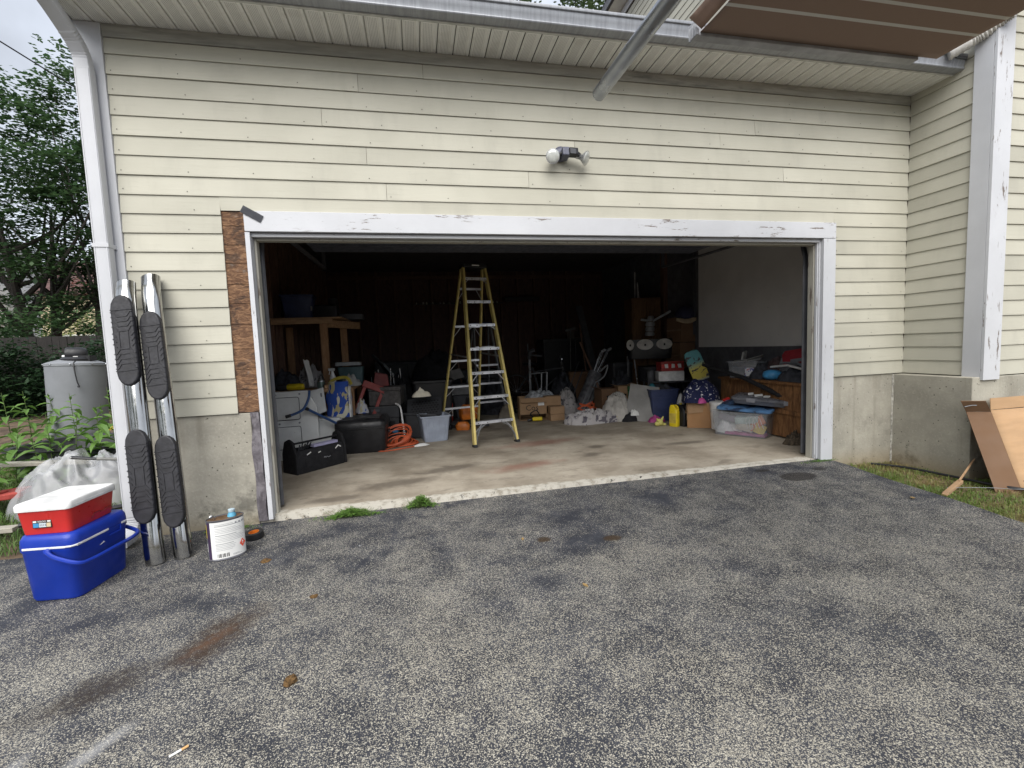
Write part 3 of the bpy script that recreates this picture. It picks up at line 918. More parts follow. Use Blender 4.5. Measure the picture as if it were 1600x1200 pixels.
# running boards
def running_board(loc, top, label):
    """origin at the foot; local Z runs up the bar, local -Y faces out"""
    loc = Vector(loc); top = Vector(top)
    d = (top-loc); L = d.length
    q = d.to_track_quat('Z', 'Y')
    z = q @ Vector((0,0,1))
    yv = Vector((0.0,1,0)); yv = (yv - z*yv.dot(z)).normalized(); xv = yv.cross(z)
    m = Matrix((xv, yv, z)).transposed()
    t = thing('running_board', label, 'running board', loc, m.to_euler(), 'chrome running boards leaning on the corner')
    mb = MB()
    pts = curve_pts([(.0,.012,0), (.0,.002,.13), (0,0,.25), (0,0,.6), (0,0,1.2), (0,0,L-.28), (-.002,.008,L-.16), (-.020,.06,L-.02)], 7)
    mb.tube(pts, .057, 24, flat=.78, up=(0,1,0))
    mb.build('tube', CHROME, t, smooth=True, angle=60)
    mb = MB(); mb.tube([pts[-1]+Vector((0,0,-.001)), pts[-1]+(pts[-1]-pts[-2]).normalized()*.004], .053, 20, flat=.78, up=(0,1,0)); mb.build('end_cap', BLACK, t, smooth=True)
    return t, L
def step_pad(t, zc, L=.60, w=.126):
    poly = []
    n = 8
    for k in range(n+1):
        a = math.pi*k/n
        poly.append((w/2*math.cos(a), L/2-.09+.09*math.sin(a)))
    for k in range(n+1):
        a = math.pi + math.pi*k/n
        poly.append((w/2*math.cos(a), -L/2+.09+.09*math.sin(a)))
    m = Matrix(((1,0,0,0),(0,0,-1,-.037),(0,1,0,zc),(0,0,0,1)))      # polygon x,y -> x,z ; extrude towards -Y
    mb = MB(); mb.prism(poly, -.012, .026, m=m)
    p = mb.build('step_pad', RUBBER, t, bevel=.010, seg=3, smooth=True, angle=50)
    def rib(pts, r=.0045):
        q = MB()
        P3 = [(x, -.063, zc+y) for x, y in pts]
        for a, b in zip(P3[:-1], P3[1:]): q.bar(a, b, .007, .008, up=(0,1,0))
        q.build('grip_rib', RUBBER, p)
    for sgn in (1, -1):
        rib([(-.061, sgn*.200), (.061, sgn*.200)])
        for i in range(4):
            y = sgn*(.185-.032*i)
            a = sgn*.030
            rib([(-.061, y), (-.048, y), (-.028, y-a), (.028, y-a), (.048, y), (.061, y)])
    for s in (-1, 1):
        for y in (.035, .0, -.035): rib([(s*.061, y+.012), (s*.042, y-.012)])
        rib([(s*.026, .055), (s*.026, -.055)])
    return p
t, L = running_board((.245, -.500, zdrive(.25,-.5)+.002), (.062, -.170, 1.765), 'shorter left chrome running board leaning beside the white downspout')
step_pad(t, 1.44); step_pad(t, .56)
t, L = running_board((.385, -.455, zdrive(.39,-.46)+.002), (.180, -.105, 1.815), 'taller right chrome running board leaning against cream clapboards')
step_pad(t, 1.335); step_pad(t, .50)

# coolers
def rring(w, d, r, z, n=4, cx=0, cy=0):
    return [Vector((x, y, z)) for x, y in rrect(w, d, r, n, cx, cy)]
ca = math.atan2(.361, .10)         # long side direction
cc = Vector((.012, -.60, 0)); cz = zdrive(.02, -.62)
bc = thing('cooler', 'large blue cooler with white stripe and folded handle on the asphalt', 'cooler', (-.060, -.640, cz), (0, 0, ca+R(9)))
W_, D_, H_ = .42, .295, .39
mb = MB()
mb.loft([rring(W_*.86, D_*.82, .04, 0), rring(W_*.90, D_*.86, .045, .015), rring(W_*.97, D_*.97, .05, .275), rring(W_, D_, .05, .285), rring(W_, D_, .05, .300)])
bd = mb.build('body', BLUE, bc, smooth=True, angle=50)
mb = MB()
mb.loft([rring(W_*.995, D_*.99, .05, .302), rring(W_, D_, .05, .308), rring(W_*.99, D_*.985, .05, .345), rring(W_*.95, D_*.93, .05, .366), rring(W_*.90, D_*.86, .05, .371)])
mb.build('lid', BLUE, bc, smooth=True, angle=50)
mb = MB()
for a, b in (((-W_/2+.02, -D_/2-.002), (.03, -D_/2-.002)), ((.13, -D_/2-.002), (W_/2-.04, -D_/2-.002)), ((-W_/2-.002, -D_/2+.04), (-W_/2-.002, D_/2-.04))):
    mb.bar((*a, .304), (*b, .304), .004, .012)
mb.tube([(-W_/2-.001, -D_/2+.045, .304), (-W_/2+.004,-D_/2+.016,.304), (-W_/2+.02,-D_/2+.004,.304), (-W_/2+.05,-D_/2-.001,.304)], .006, 6)
mb.build('stripe', WPLAST, bc, bevel=.002)
mb = MB(); mb.box((.035,-D_/2-.004,.262), (.125,-D_/2+.004,.268)); mb.box((.119,-D_/2-.004,.268), (.125,-D_/2+.004,.30)); mb.build('latch_recess', BLUE, bc)
mb = MB()
hp = curve_pts([(-W_/2-.012, -.02, .285), (-W_/2-.022, -.07, .255), (-W_/2-.012, -D_/2-.02, .215), (-W_/2+.05, -D_/2-.045, .205), (0, -D_/2-.05, .205), (W_/2-.05, -D_/2-.045, .205), (W_/2+.012, -D_/2-.02, .215), (W_/2+.022, -.07, .255), (W_/2+.012, -.02, .285)], 5)
mb.tube(hp, .0105, 8, flat=1.2); mb.build('handle', BLUE, bc, smooth=True)
for sx in (-1, 1):
    mb = MB(); mb.lathe([(.018,0),(.018,.018),(.012,.022)], 12, c=(sx*(W_/2-.006), -.02, .285), rot=(0, R(90*sx), 0)); mb.build('hinge', BLUE, bc, smooth=True)
mb = MB(); mb.prism([(-.02,0),(.02,.006),(.012,.014)], 0, .0008, m=Matrix.Translation((-.02,-D_/2+.003,.235)) @ Matrix.Rotation(R(90),4,'X')); mb.build('sticker_scrap', PAPER, bc)

rc = thing('cooler', 'small red cooler with white lid stacked on the blue cooler', 'cooler', (-.075, -.655, cz+.373), (0, 0, ca+R(12)))
W2, D2 = .355, .262
mb = MB()
mb.loft([rring(W2*.90, D2*.88, .022, 0), rring(W2*.91, D2*.90, .025, .006), rring(W2*.985, D2*.985, .025, .128), rring(W2*1.0, D2*1.0, .025, .132)])
rb = mb.build('body', RED, rc, smooth=True, angle=45)
mb = MB()
mb.loft([rring(W2*1.03, D2*1.05, .026, .133), rring(W2*1.035, D2*1.06, .026, .137), rring(W2*1.03, D2*1.05, .026, .163), rring(W2*1.0, D2*1.01, .026, .172), rring(W2*.84, D2*.80, .03, .174)])
mb.build('lid', WPLAST, rc, smooth=True, angle=45)
mb = MB(); mb.box((-W2*.38,-D2*.535,.1345), (W2*.30,-D2*.525,.150)); mb.build('lid_grip', WPLAST, rc, bevel=.003)
mb = MB()
for a, b in (((-.02,.022),(.0,.046)),((.0,.046),(.045,.046)),((.045,.046),(.05,.038)),((.05,.038),(.08,.038)),((.08,.038),(.086,.046)),((.086,.046),(.135,.046)),((.135,.046),(.145,.022))):
    mb.bar((a[0],-D2*.468-a[1]*.06,a[1]), (b[0],-D2*.468-b[1]*.06,b[1]), .003, .003)
mb.build('moulded_handle', DRED, rc)
# label on the end face that points left-forward (local -X)
def on_face(o, mat4): o.matrix_local = mat4
fx = Matrix(((0,0,-1,-W2*.481),(-1,0,0,.010),(0,1,0,.058),(0,0,0,1)))
tilt = Matrix.Rotation(R(-2.6), 4, 'X')
mb = MB(); mb.box((-.045,-.020,-.004), (.045,.022,.0)); lb = mb.build('label', INK, rc); lb.matrix_local = fx @ tilt
mb = MB(); mb.box((-.042,-.016,.0), (-.016,.006,.0006)); mb.build('label_patch', CYAN, lb)
mb = MB(); mb.box((-.014,-.016,.0), (.020,.006,.0006)); mb.build('label_patch', P('label_pale', (.50,.58,.62), .6), lb)
mb = MB(); mb.box((.022,-.016,.0), (.042,.006,.0006)); mb.build('label_patch', P('label_sand', (.58,.48,.30), .6), lb)
mb = MB(); mb.box((-.042,.010,.0), (-.026,.019,.0006)); mb.box((.026,.011,.0), (.042,.019,.0006)); mb.build('label_patch', PAPER, lb)
link('lettering', text_mesh('IGLOO', .0125, PAPER), lb, (.0,.0145,.0008))
for k in range(4):
    mb = MB(); mb.box((-.011+k*.0085,-.011,.0006), (-.006+k*.0085,.001,.001)); mb.build('label_icon', INKG, lb)

# solvent can (oval)
cn_ = thing('solvent_can', 'oval metal solvent can with white warning label and blue cap', 'can', (.672, -.520, zdrive(.67,-.52)), (0, 0, R(24)))
mb = MB()
SX, SY = 1.0, .60
def oval(r, z): return [Vector((math.cos(2*math.pi*k/36)*r*SX, math.sin(2*math.pi*k/36)*r*SY, z)) for k in range(36)]
RUST = P('rusty_tin', (.20,.12,.065), .5, .6, var=.4, sc=20, col2=(.10,.055,.03), csc=30)
mb.loft([oval(.100,0), oval(.106,.003), oval(.106,.008), oval(.1025,.011), oval(.1025,.254), oval(.106,.257), oval(.106,.262), oval(.103,.263), oval(.101,.256)], caps=True)
mb.build('body', P('can_grey_metal', (.16,.16,.175), .35, .5), cn_, smooth=True, angle=40)
mb = MB(); mb.loft([oval(.1005,.2565), oval(.06,.2568)]); mb.build('top', RUST, cn_, smooth=True)
def wrap(a0, a1, z0, z1, off, mat, name, par, nseg=14):
    q = MB()
    pts = []
    for i in range(nseg+1):
        a = R(a0+(a1-a0)*i/nseg)
        pts.append(((.1025+off)*SX*math.cos(a), (.1025*SY+off)*math.sin(a)))
    vs_ = [(x,y,z0) for x,y in pts] + [(x,y,z1) for x,y in pts]
    q.add(vs_, [(i,i+1,nseg+2+i,nseg+1+i) for i in range(nseg)])
    return q.build(name, mat, par, smooth=True, recalc=False)
lab = wrap(214, 352, .014, .250, .0008, PAPER, 'label', cn_)
wrap(196, 212, .014, .250, .0008, P('label_purple', (.05,.03,.07), .5), 'label_band', lab, 4)
wrap(172, 194, .014, .250, .0008, P('label_slate', (.12,.13,.15), .5), 'label_band', lab, 4)
wrap(176, 192, .150, .235, .0012, YELLOW, 'label_band', lab, 4)
wrap(178, 191, .060, .115, .0012, PAPER, 'label_band', lab, 4)
rz = random.Random(5)
z = .232
for k in range(17):
    if k in (2, 6, 11): z -= .006
    e = 332 if k not in (0, 2, 6, 11) else rz.uniform(285, 310)
    if z < .115: e = min(e, 296)
    if z < .06: break
    wrap(232, e-rz.uniform(0, 12), z, z+(.0034 if k in (1,6,11) else .0018), .0013, INKG, 'text_line', lab, 10)
    z -= .0098
for i, a in enumerate((298, 312, 326, 336)): wrap(a, a+6, .222, .234, .0013, INKG, 'warning_mark', lab, 2)
for i in range(9): wrap(236+i*4.2, 236+i*4.2+(1.2+(i*7%3)), .022, .046, .0013, INK, 'barcode_line', lab, 1)
wrap(284, 316, .024, .026, .0013, INKG, 'text_line', lab, 4); wrap(284, 306, .030, .032, .0013, INKG, 'text_line', lab, 4)
q = MB(); a0 = R(322)
px, py = .1045*SX*math.cos(a0), (.1025*SY+.002)*math.sin(a0)
tx = Vector((-math.sin(a0)*SX, math.cos(a0)*SY, 0)).normalized()
q.add([Vector((px,py,.085))-tx*.021, Vector((px,py,.057)), Vector((px,py,.085))+tx*.021, Vector((px,py,.113))], [(0,1,2,3)])
dm = q.build('hazard_diamond', P('hazard_red', (.66,.09,.05), .5), lab, recalc=False, solid=.0006)
q = MB(); nn = Vector((tx.y,-tx.x,0))*.0012
for (u0, z0, u1, z1) in ((-.006,.088,.006,.100), (-.009,.080,.009,.083)):
    b = Vector((px,py,0))+nn
    q.add([b+tx*u0+Vector((0,0,z0)), b+tx*u1+Vector((0,0,z0)), b+tx*(u1*.3)+Vector((0,0,z1)), b+tx*(u0*.3)+Vector((0,0,z1))], [(0,1,2,3)])
q.build('hazard_mark', PAPER, dm, recalc=False)
mb = MB(); mb.lathe([(.026,0),(.024,.012),(.017,.026),(.0165,.030)], 18, c=(.040,.005,.257)); mb.build('spout', P('spout_blue', (.10,.33,.48), .35), cn_, smooth=True)
mb = MB(); mb.lathe([(.019,.0),(.020,.004),(.020,.016),(.017,.018)], 18, c=(.040,.005,.286)); mb.build('cap', P('cap_translucent', (.36,.45,.50), .3), cn_, smooth=True)
mb = MB(); mb.tube(curve_pts([(-.06,.0,.258),(-.052,-.005,.27),(-.068,-.012,.287),(-.082,-.012,.281)], 4), .0045, 6, flat=.6); mb.build('handle', STEEL, cn_, smooth=True)

# tape roll
tr = thing('tape_roll', 'roll of black tape with orange core lying by the solvent can', 'tape', (.748, -.262, zdrive(.75,-.26)+.001), (R(4), R(-3), 0))
mb = MB(); mb.lathe([(.034,0),(.060,0),(.061,.004),(.061,.040),(.060,.044),(.034,.044),(.034,0)], 28, caps=False); mb.build('roll', BLACK, tr, smooth=True, angle=40)
mb = MB(); mb.lathe([(.0335,.001),(.0335,.0445),(.030,.0445),(.030,.001),(.0335,.001)], 28, caps=False); mb.build('core', ORANGE, tr, smooth=True, angle=40)
mb = MB(); mb.lathe([(.0295,.004),(.001,.004)], 20, caps=False); mb.build('core_face', ORANGE, tr)

# ---- small litter on the asphalt
def clod(name, loc, r, mat, label, cat, seed, fl=.6):
    mb = MB()
    mb.grid(lambda u, v: tuple(Vector((math.cos(u*2*math.pi)*math.sin(v*math.pi), math.sin(u*2*math.pi)*math.sin(v*math.pi), math.cos(v*math.pi)*fl+fl*.7)) * r * (1+.45*noise.noise(Vector((math.cos(u*2*math.pi)*2*math.sin(v*math.pi), math.sin(u*2*math.pi)*2*math.sin(v*math.pi), v*4+seed))))), 16, 10)
    o = mb.build(name, mat, smooth=True, loc=loc)
    return tag(o, label, cat)
DUNG = P('dry_moss_clump', (.11,.062,.022), .95, var=.5, sc=60, bump=1, bsc=130)
clod('dirt_clump', (1.371,-1.829,zdrive(1.37,-1.83)-.004), .026, DUNG, 'brown mossy dirt clump on the open asphalt left of centre', 'dirt clump', 3)
clod('dirt_clump', (.938,-.668,zdrive(.94,-.67)-.004), .030, DUNG, 'flat brown dirt clump near the solvent can', 'dirt clump', 7, .25)
clod('dirt_clump', (1.328,-1.187,zdrive(1.33,-1.19)-.003), .020, DUNG, 'small tan dirt clump beyond the oil stain', 'dirt clump', 11, .3)
mb = MB(); mb.tube([(-.022,0,.004),(.012,0,.004)], .004, 8, mi=0); mb.tube([(.0122,0,.004),(.032,0,.0042)], .0042, 8, mi=1)
tag(mb.build('cigarette_butt', [PAPER, P('filter_tan', (.55,.33,.14), .8)], loc=(1.081,-2.073,zdrive(1.08,-2.07)+.001), rot=(0,0,R(38)), smooth=True), 'cigarette butt with tan filter lying on the near asphalt', 'cigarette')
LEAFDRY = P('dry_leaf', (.30,.20,.08), .8)
for (x, y, s_, lb_) in ((2.74,-1.50,.022,'small dry leaf on the asphalt below the doorway centre'), (5.50,-1.05,.03,'yellow dry leaf lying beside the lawn edge'), (2.55,-.86,.018,'tiny tan leaf on asphalt in front of the ladder')):
    mb = MB(); mb.grid(lambda u, v: ((u-.5)*2*s_, (v-.5)*s_*math.sin(math.pi*max(.05,u)), .004+.006*abs(v-.5)+.004*u), 6, 2)
    tag(mb.build('dry_leaf', LEAFDRY, loc=(x,y,zdrive(x,y)), rot=(0,0,x*3), smooth=True, recalc=False), lb_, 'leaf')
mb = MB(); mb.tube([(.01*math.cos(a),.006*math.sin(a),.002) for a in np.linspace(0,5,12)], .0012, 5)
tag(mb.build('wire_ring', STEEL, loc=(1.50,-.62,zdrive(1.5,-.62))), 'tiny bent steel wire ring on the asphalt by the weeds', 'wire')

# ================================================================== PLANTS
def leaf_mesh(name, L, w, mat, droop=.3, serr=0, fold=.25, n=7):
    mb = MB()
    vs_ = []
    for i in range(n+1):
        t = i/n
        ww = w*(math.sin(math.pi*min(1, t*.92+.06))**.8)*(1-.35*t)*(1 + (serr if i % 2 else -serr))
        if i == n: ww = 0.001
        x = L*t; z = -droop*L*t*t + .12*L*t
        vs_ += [(x, -ww/2, z+fold*ww), (x, 0, z), (x, ww/2, z+fold*ww)]
    fs_ = []
    for i in range(n):
        a = i*3
        fs_ += [(a,a+1,a+4,a+3), (a+1,a+2,a+5,a+4)]
    mb.add(vs_, fs_)
    return mb.mesh(name, mat, smooth=True, recalc=False)
LM = [leaf_mesh('leaf', .135, .062, LEAFW, .35, .10), leaf_mesh('leaf', .105, .046, LEAFW, .55, .10), leaf_mesh('leaf', .075, .026, LEAFW, .2, .08)]
STEMM = P('green_stem', (.09,.13,.04), .6)
def weed(name, loc, h, nl, label, seed, lean=(0,0), flower=False, group='tall weeds beside the garage corner', scale=1.0):
    rnd = random.Random(seed)
    t = thing(name, label, 'plant', loc, 0, group)
    sp = lambda q: Vector((lean[0]*q*q, lean[1]*q*q, h*q))
    mb = MB(); mb.tube([sp(k/6) for k in range(7)], [.006*(1-.6*k/6) for k in range(7)], 6); mb.build('stem', STEMM, t, smooth=True)
    a = rnd.uniform(0, 6)
    for i in range(nl):
        q = .12 + .86*(i/nl)
        a += 2.39 + rnd.uniform(-.3, .3)
        s0 = 1.45; m = LM[0 if q < .55 else (1 if q < .85 else 2)]
        s = s0*rnd.uniform(.8, 1.2)*scale*(1.05 if .3 < q < .8 else .8)
        o = link('leaf', m, t, sp(q), (rnd.uniform(-.3,.3), rnd.uniform(-.35,.30)-(.5 if q > .85 else 0), a))
        o.scale = (s, s, s)
    if flower:
        for i in range(7):
            q = .78+.22*i/7; aa = rnd.uniform(0, 6.3)
            mb = MB()
            b = sp(q)
            for k in range(38):
                tt = k/38
                c = b + Vector((math.cos(aa)*tt*.15, math.sin(aa)*tt*.15, .05*tt-.09*tt*tt)) + Vector((rnd.gauss(0,.006), rnd.gauss(0,.006), rnd.gauss(0,.006)))
                r = rnd.uniform(.003, .006)
                mb.add([c+Vector((r,0,0)), c+Vector((0,r,.002)), c+Vector((-r,0,0)), c+Vector((0,-r,-.002)), c+Vector((0,0,r))], [(0,1,4),(1,2,4),(2,3,4),(3,0,4)])
            mb.build('flower', FLOWER, t, recalc=False)
    return t
wl = [((-1.62,.72),.85,24,'tall weed with broad serrated leaves at the left photo edge',1), ((-1.12,1.42),.80,26,'tall weed with pale upright tip standing before the grey tank',2),
      ((-1.30,1.35),.78,20,'weed behind the black pond tub at far left',3), ((-.86,1.40),.66,18,'weed rising directly above the plastic sheet',4),
      ((-1.75,.35),.58,18,'low bushy weed at left beside the red scrap',5), ((-1.18,1.75),.95,22,'weed with feathery top leaning toward the tank',6),
      ((-1.75,1.0),.9,22,'weed half cut off by the left edge',7), ((-1.55,1.30),.60,18,'short broad-leaved weed in front of the tub',8), ((-.62,1.25),.55,16,'small weed close to the downspout',9),
      ((-1.55,.75),.72,20,'mid-height weed with drooping leaves behind the cooler',10)]
wl += [((-2.25,2.0),.95,24,'tall weed at the far left edge in front of the fence shade',31), ((-2.0,2.5),.85,24,'weed in front of the tank base on its left',32), ((-1.62,1.55),.75,22,'leafy weed drooping over the black tub rim',33),
       ((-1.75,2.6),.70,20,'weed behind the tub touching the tank',34), ((-2.5,2.6),.9,24,'weed reaching above its neighbours at far left',35), ((-1.9,1.5),.62,20,'weed with wide leaves left of the tub centre',36),
       ((-1.35,2.45),.62,20,'weed between the tub and the downspout',37), ((-2.7,3.3),.8,22,'weed just left of the grey tank',38), ((-1.72,.45),.50,18,'weed by the left edge above the grass',39)]
for (x, y), h, nl, lb_, sd in wl:
    weed('weed', (x, y, zyard(x, y)-.01), h, nl, lb_, sd, (random.uniform(-.05,.05), random.uniform(-.05,.05)))
weed('goldenrod', (-.50, 1.05, zyard(-.5,1.05)), .70, 24, 'goldenrod with yellow flower sprays beside the white downspout', 21, (-.10,-.12), True, group=None, scale=.75)
weed('goldenrod', (-.42, 1.5, zyard(-.4,1.5)), .88, 28, 'leafy green goldenrod stalk behind the flowering one', 22, (-.06,-.1), False, group=None, scale=.8)

def blades(name, n, area, zf, hr, w, mat, label, seed, keep=None, lean=.6):
    rnd = np.random.RandomState(seed)
    x = rnd.uniform(area[0], area[1], n); y = rnd.uniform(area[2], area[3], n)
    if keep is not None:
        k = np.array([keep(a, b) for a, b in zip(x, y)]); x, y = x[k], y[k]; n = len(x)
    z = np.array([zf(a, b) for a, b in zip(x, y)])
    h = rnd.uniform(hr[0], hr[1], n)*(.6+.4*rnd.rand(n)); a = rnd.uniform(0, 2*np.pi, n)
    dx, dy = np.cos(a), np.sin(a); ln = rnd.uniform(.1, lean*1.6, n)*h
    ww = w*rnd.uniform(.6, 1.3, n)
    base = np.stack([x, y, z-.004], 1); side = np.stack([-dy*ww, dx*ww, 0*ww], 1)
    mid = base + np.stack([dx*ln*.4, dy*ln*.4, h*.65], 1)
    tip = base + np.stack([dx*ln*1.25, dy*ln*1.25, h*np.clip(1-.35*ln/h, .25, 1)], 1)
    V = np.stack([base-side, base+side, mid+side*.8, mid-side*.8, tip], 1).reshape(-1, 3)
    F = []
    for i in range(n): b = i*5; F += [(b, b+1, b+2, b+3), (b+3, b+2, b+4)]
    me = bpy.data.meshes.new(name); me.from_pydata(V.tolist(), [], F); me.materials.append(mat); me.update()
    o = link(name, me)
    return tag(o, label, 'grass', kind='stuff')
def lawn_keep(x, y):
    if x > 6.60 and y > -.70: return False
    edge = 5.70 + .06*noise.noise(Vector((1, y*2.2, 5))) + max(0, (y+1.0))*.10
    if x < edge - .03*random.random(): return False
    d = noise.noise(Vector((x*2.1, y*2.1, 4)))
    bare = .25 if y > -.35 else 0
    return random.random() < .72 + .7*d - bare
blades('lawn_grass', 80000, (5.55, 9.2, -3.6, .0), zlawn, (.025,.065), .0028, GRASSM, 'patchy green and straw coloured grass between asphalt and foundation', 3, lawn_keep, .9)
def weed_keep(x, y):
    return random.random() < .75 + .5*noise.noise(Vector((x*1.6, y*1.6, 8))) and y > -.14 + .06*noise.noise(Vector((x*4, 0, 1)))
blades('weed_grass', 26000, (-4.5, -.18, -.22, 3.2), zyard, (.05,.16), .0040, GRASSW, 'low green weeds and grass left of the garage corner', 5, weed_keep, .8)
# weed tufts growing in the joint at the slab
def tuft(loc, rx, ry, h, n, label, seed):
    rnd = random.Random(seed); mb = MB()
    for i in range(n):
        q = Vector((rnd.gauss(0, rx*.45), rnd.gauss(0, ry*.4), 0))
        hh = h*max(.15, 1-abs(q.x)/rx)*rnd.uniform(.3, 1)
        c = q + Vector((rnd.gauss(0,.01), rnd.gauss(0,.01), hh)); a = rnd.uniform(0, 6.3); L = rnd.uniform(.008,.018); w = L*.42
        d = Vector((math.cos(a), math.sin(a), rnd.uniform(-.4,.4))); s_ = Vector((-math.sin(a), math.cos(a), rnd.uniform(-.3,.3)))
        mb.add([c, c+d*L*.5+s_*w, c+d*L, c+d*L*.5-s_*w], [(0,1,2,3)])
    st = MB()
    for i in range(n//14):
        q = Vector((rnd.gauss(0, rx*.3), rnd.gauss(0, ry*.3), 0)); st.tube([q*.6, q + Vector((0,0,h*.3)), q*1.3+Vector((0,0,h*rnd.uniform(.4,.9)))], .0012, 4)
    t = thing('weed_tuft', label, 'weed', loc, 0)
    mb.build('foliage', LEAFW, t, recalc=False); st.build('stem', STEMM, t)
    return t
tuft((1.37,-.055,zdrive(1.37,-.06)), .19, .06, .065, 2000, 'low spreading green weed in the joint at the slab, left one', 4)
tuft((1.90,-.030,zdrive(1.9,-.03)), .11, .06, .10, 1400, 'upright green weed in the slab joint below the clear bin', 6)
tuft((5.72,-.045,zdrive(5.72,-.04)), .22, .03, .012, 260, 'thin dry weeds along the slab at the right casing foot', 8)
tuft((.52,-.06,-.055), .16, .04, .05, 420, 'scrappy weed at the foot of the left foundation wall', 9)

# fern bank in the shade at the back
def leaf_cloud(name, centers, radii, per, size, mat, parent=None, seed=1, flat=.6, droop=.0):
    rnd = np.random.RandomState(seed)
    C = np.repeat(np.asarray(centers, float), per, axis=0); Rr = np.repeat(np.asarray(radii, float), per, axis=0)
    n = len(C)
    d = rnd.normal(size=(n, 3)); d /= np.linalg.norm(d, axis=1)[:, None]
    p = C + d*Rr*(rnd.rand(n, 1)**.45)
    ax = rnd.normal(size=(n, 3)); ax[:, 2] = ax[:, 2]*(1-flat)-droop; ax /= np.linalg.norm(ax, axis=1)[:, None]
    up = rnd.normal(size=(n, 3))*.45*(1.3-flat); up[:, 2] += 1
    sd = np.cross(ax, up); sd /= np.linalg.norm(sd, axis=1)[:, None]
    L = (size*rnd.uniform(.6, 1.35, n))[:, None]; w = L*.30
    V = np.stack([p-ax*L*.5, p+sd*w-ax*L*.05, p+ax*L*.5, p-sd*w-ax*L*.05], 1).reshape(-1, 3)
    me = bpy.data.meshes.new(name)
    me.vertices.add(4*n); me.vertices.foreach_set('co', V.astype(np.float32).ravel())
    me.loops.add(4*n); me.loops.foreach_set('vertex_index', np.arange(4*n, dtype=np.int32))
    me.polygons.add(n); me.polygons.foreach_set('loop_start', np.arange(0, 4*n, 4, dtype=np.int32)); me.polygons.foreach_set('loop_total', np.full(n, 4, dtype=np.int32))
    me.materials.append(mat); me.update(calc_edges=True)
    return link(name, me, parent)
rnd = random.Random(12)
cs = [(rnd.uniform(-9.5,-.4), rnd.uniform(7.2,8.4), rnd.uniform(.1,1.55)) for _ in range(230)]
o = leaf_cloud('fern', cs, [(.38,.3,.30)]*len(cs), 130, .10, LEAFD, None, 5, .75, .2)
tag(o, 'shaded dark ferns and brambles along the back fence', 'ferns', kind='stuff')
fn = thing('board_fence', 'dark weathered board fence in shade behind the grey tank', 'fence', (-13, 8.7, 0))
fm = MB().box((0, 0, 0), (.142, .022, 1.80)).mesh('fence_board', FENCEM)
for i in range(86):
    o = link('fence_board', fm, fn, (i*.148, random.uniform(-.006,.006), .05+random.uniform(-.012,.012)))
mb = MB(); mb.box((0,.024,.45), (12.8,.08,.54)); mb.box((0,.024,1.45), (12.8,.08,1.54)); mb.build('rail', FENCEM, fn)

# grey tank with pump lid
tk = thing('tank', 'grey cylindrical water tank with black pump fitting on top', 'tank', (-2.62, 3.55, zyard(-2.6,3.55)+.09), (R(-1.5), R(1.5), 0))
mb = MB(); mb.lathe([(.33,0),(.338,.01),(.345,.2),(.352,1.07),(.357,1.075),(.357,1.10),(.352,1.105),(.30,1.125), (.18,1.16), (.02,1.175)], 40); mb.build('drum', TANKM, tk, smooth=True, angle=40); tk.scale = (.88, .88, .97)
mb = MB(); mb.lathe([(.356,1.066),(.361,1.07),(.361,1.078),(.356,1.082)], 40, caps=False); mb.build('rim', GREYP, tk, smooth=True)
for k in range(9):
    a = 2*math.pi*k/9 + .2
    mb = MB(); mb.lathe([(.010,0),(.010,.006),(.006,.008)], 8, c=(.361*math.cos(a), .361*math.sin(a), 1.09), rot=(0,R(90),a)); mb.build('bolt', STEEL, tk)
mb = MB(); mb.lathe([(.20,1.12),(.205,1.16),(.17,1.19)], 24, c=(.06,-.05,0)); mb.lathe([(.085,-.13),(.095,-.11),(.095,.06),(.07,.11)], 20, c=(.06,-.05,1.23), rot=(0,R(90),R(20))); mb.box((.10,-.14,1.14), (.27,.02,1.21))
pm_ = mb.build('pump', BLACK, tk, smooth=True, angle=40)
mb = MB(); mb.box((.07,-.165,1.155), (.13,-.155,1.20)); mb.build('pump_label', PAPER, tk)
mb = MB(); mb.tube([(-.13,-.06,1.20),(-.06,-.06,1.20)], .018, 8); mb.build('valve', WPLAST, tk, smooth=True)
mb = MB(); mb.tube(curve_pts([(.12,-.12,1.14),(.16,-.30,1.11),(.185,-.335,1.0),(.21,-.335,.85),(.225,-.33,.80)], 5), .008, 6); mb.lathe([(.014,0),(.016,.012),(.010,.028)], 8, c=(.225,-.335,.775)); mb.build('cord', BLACK, tk, smooth=True)

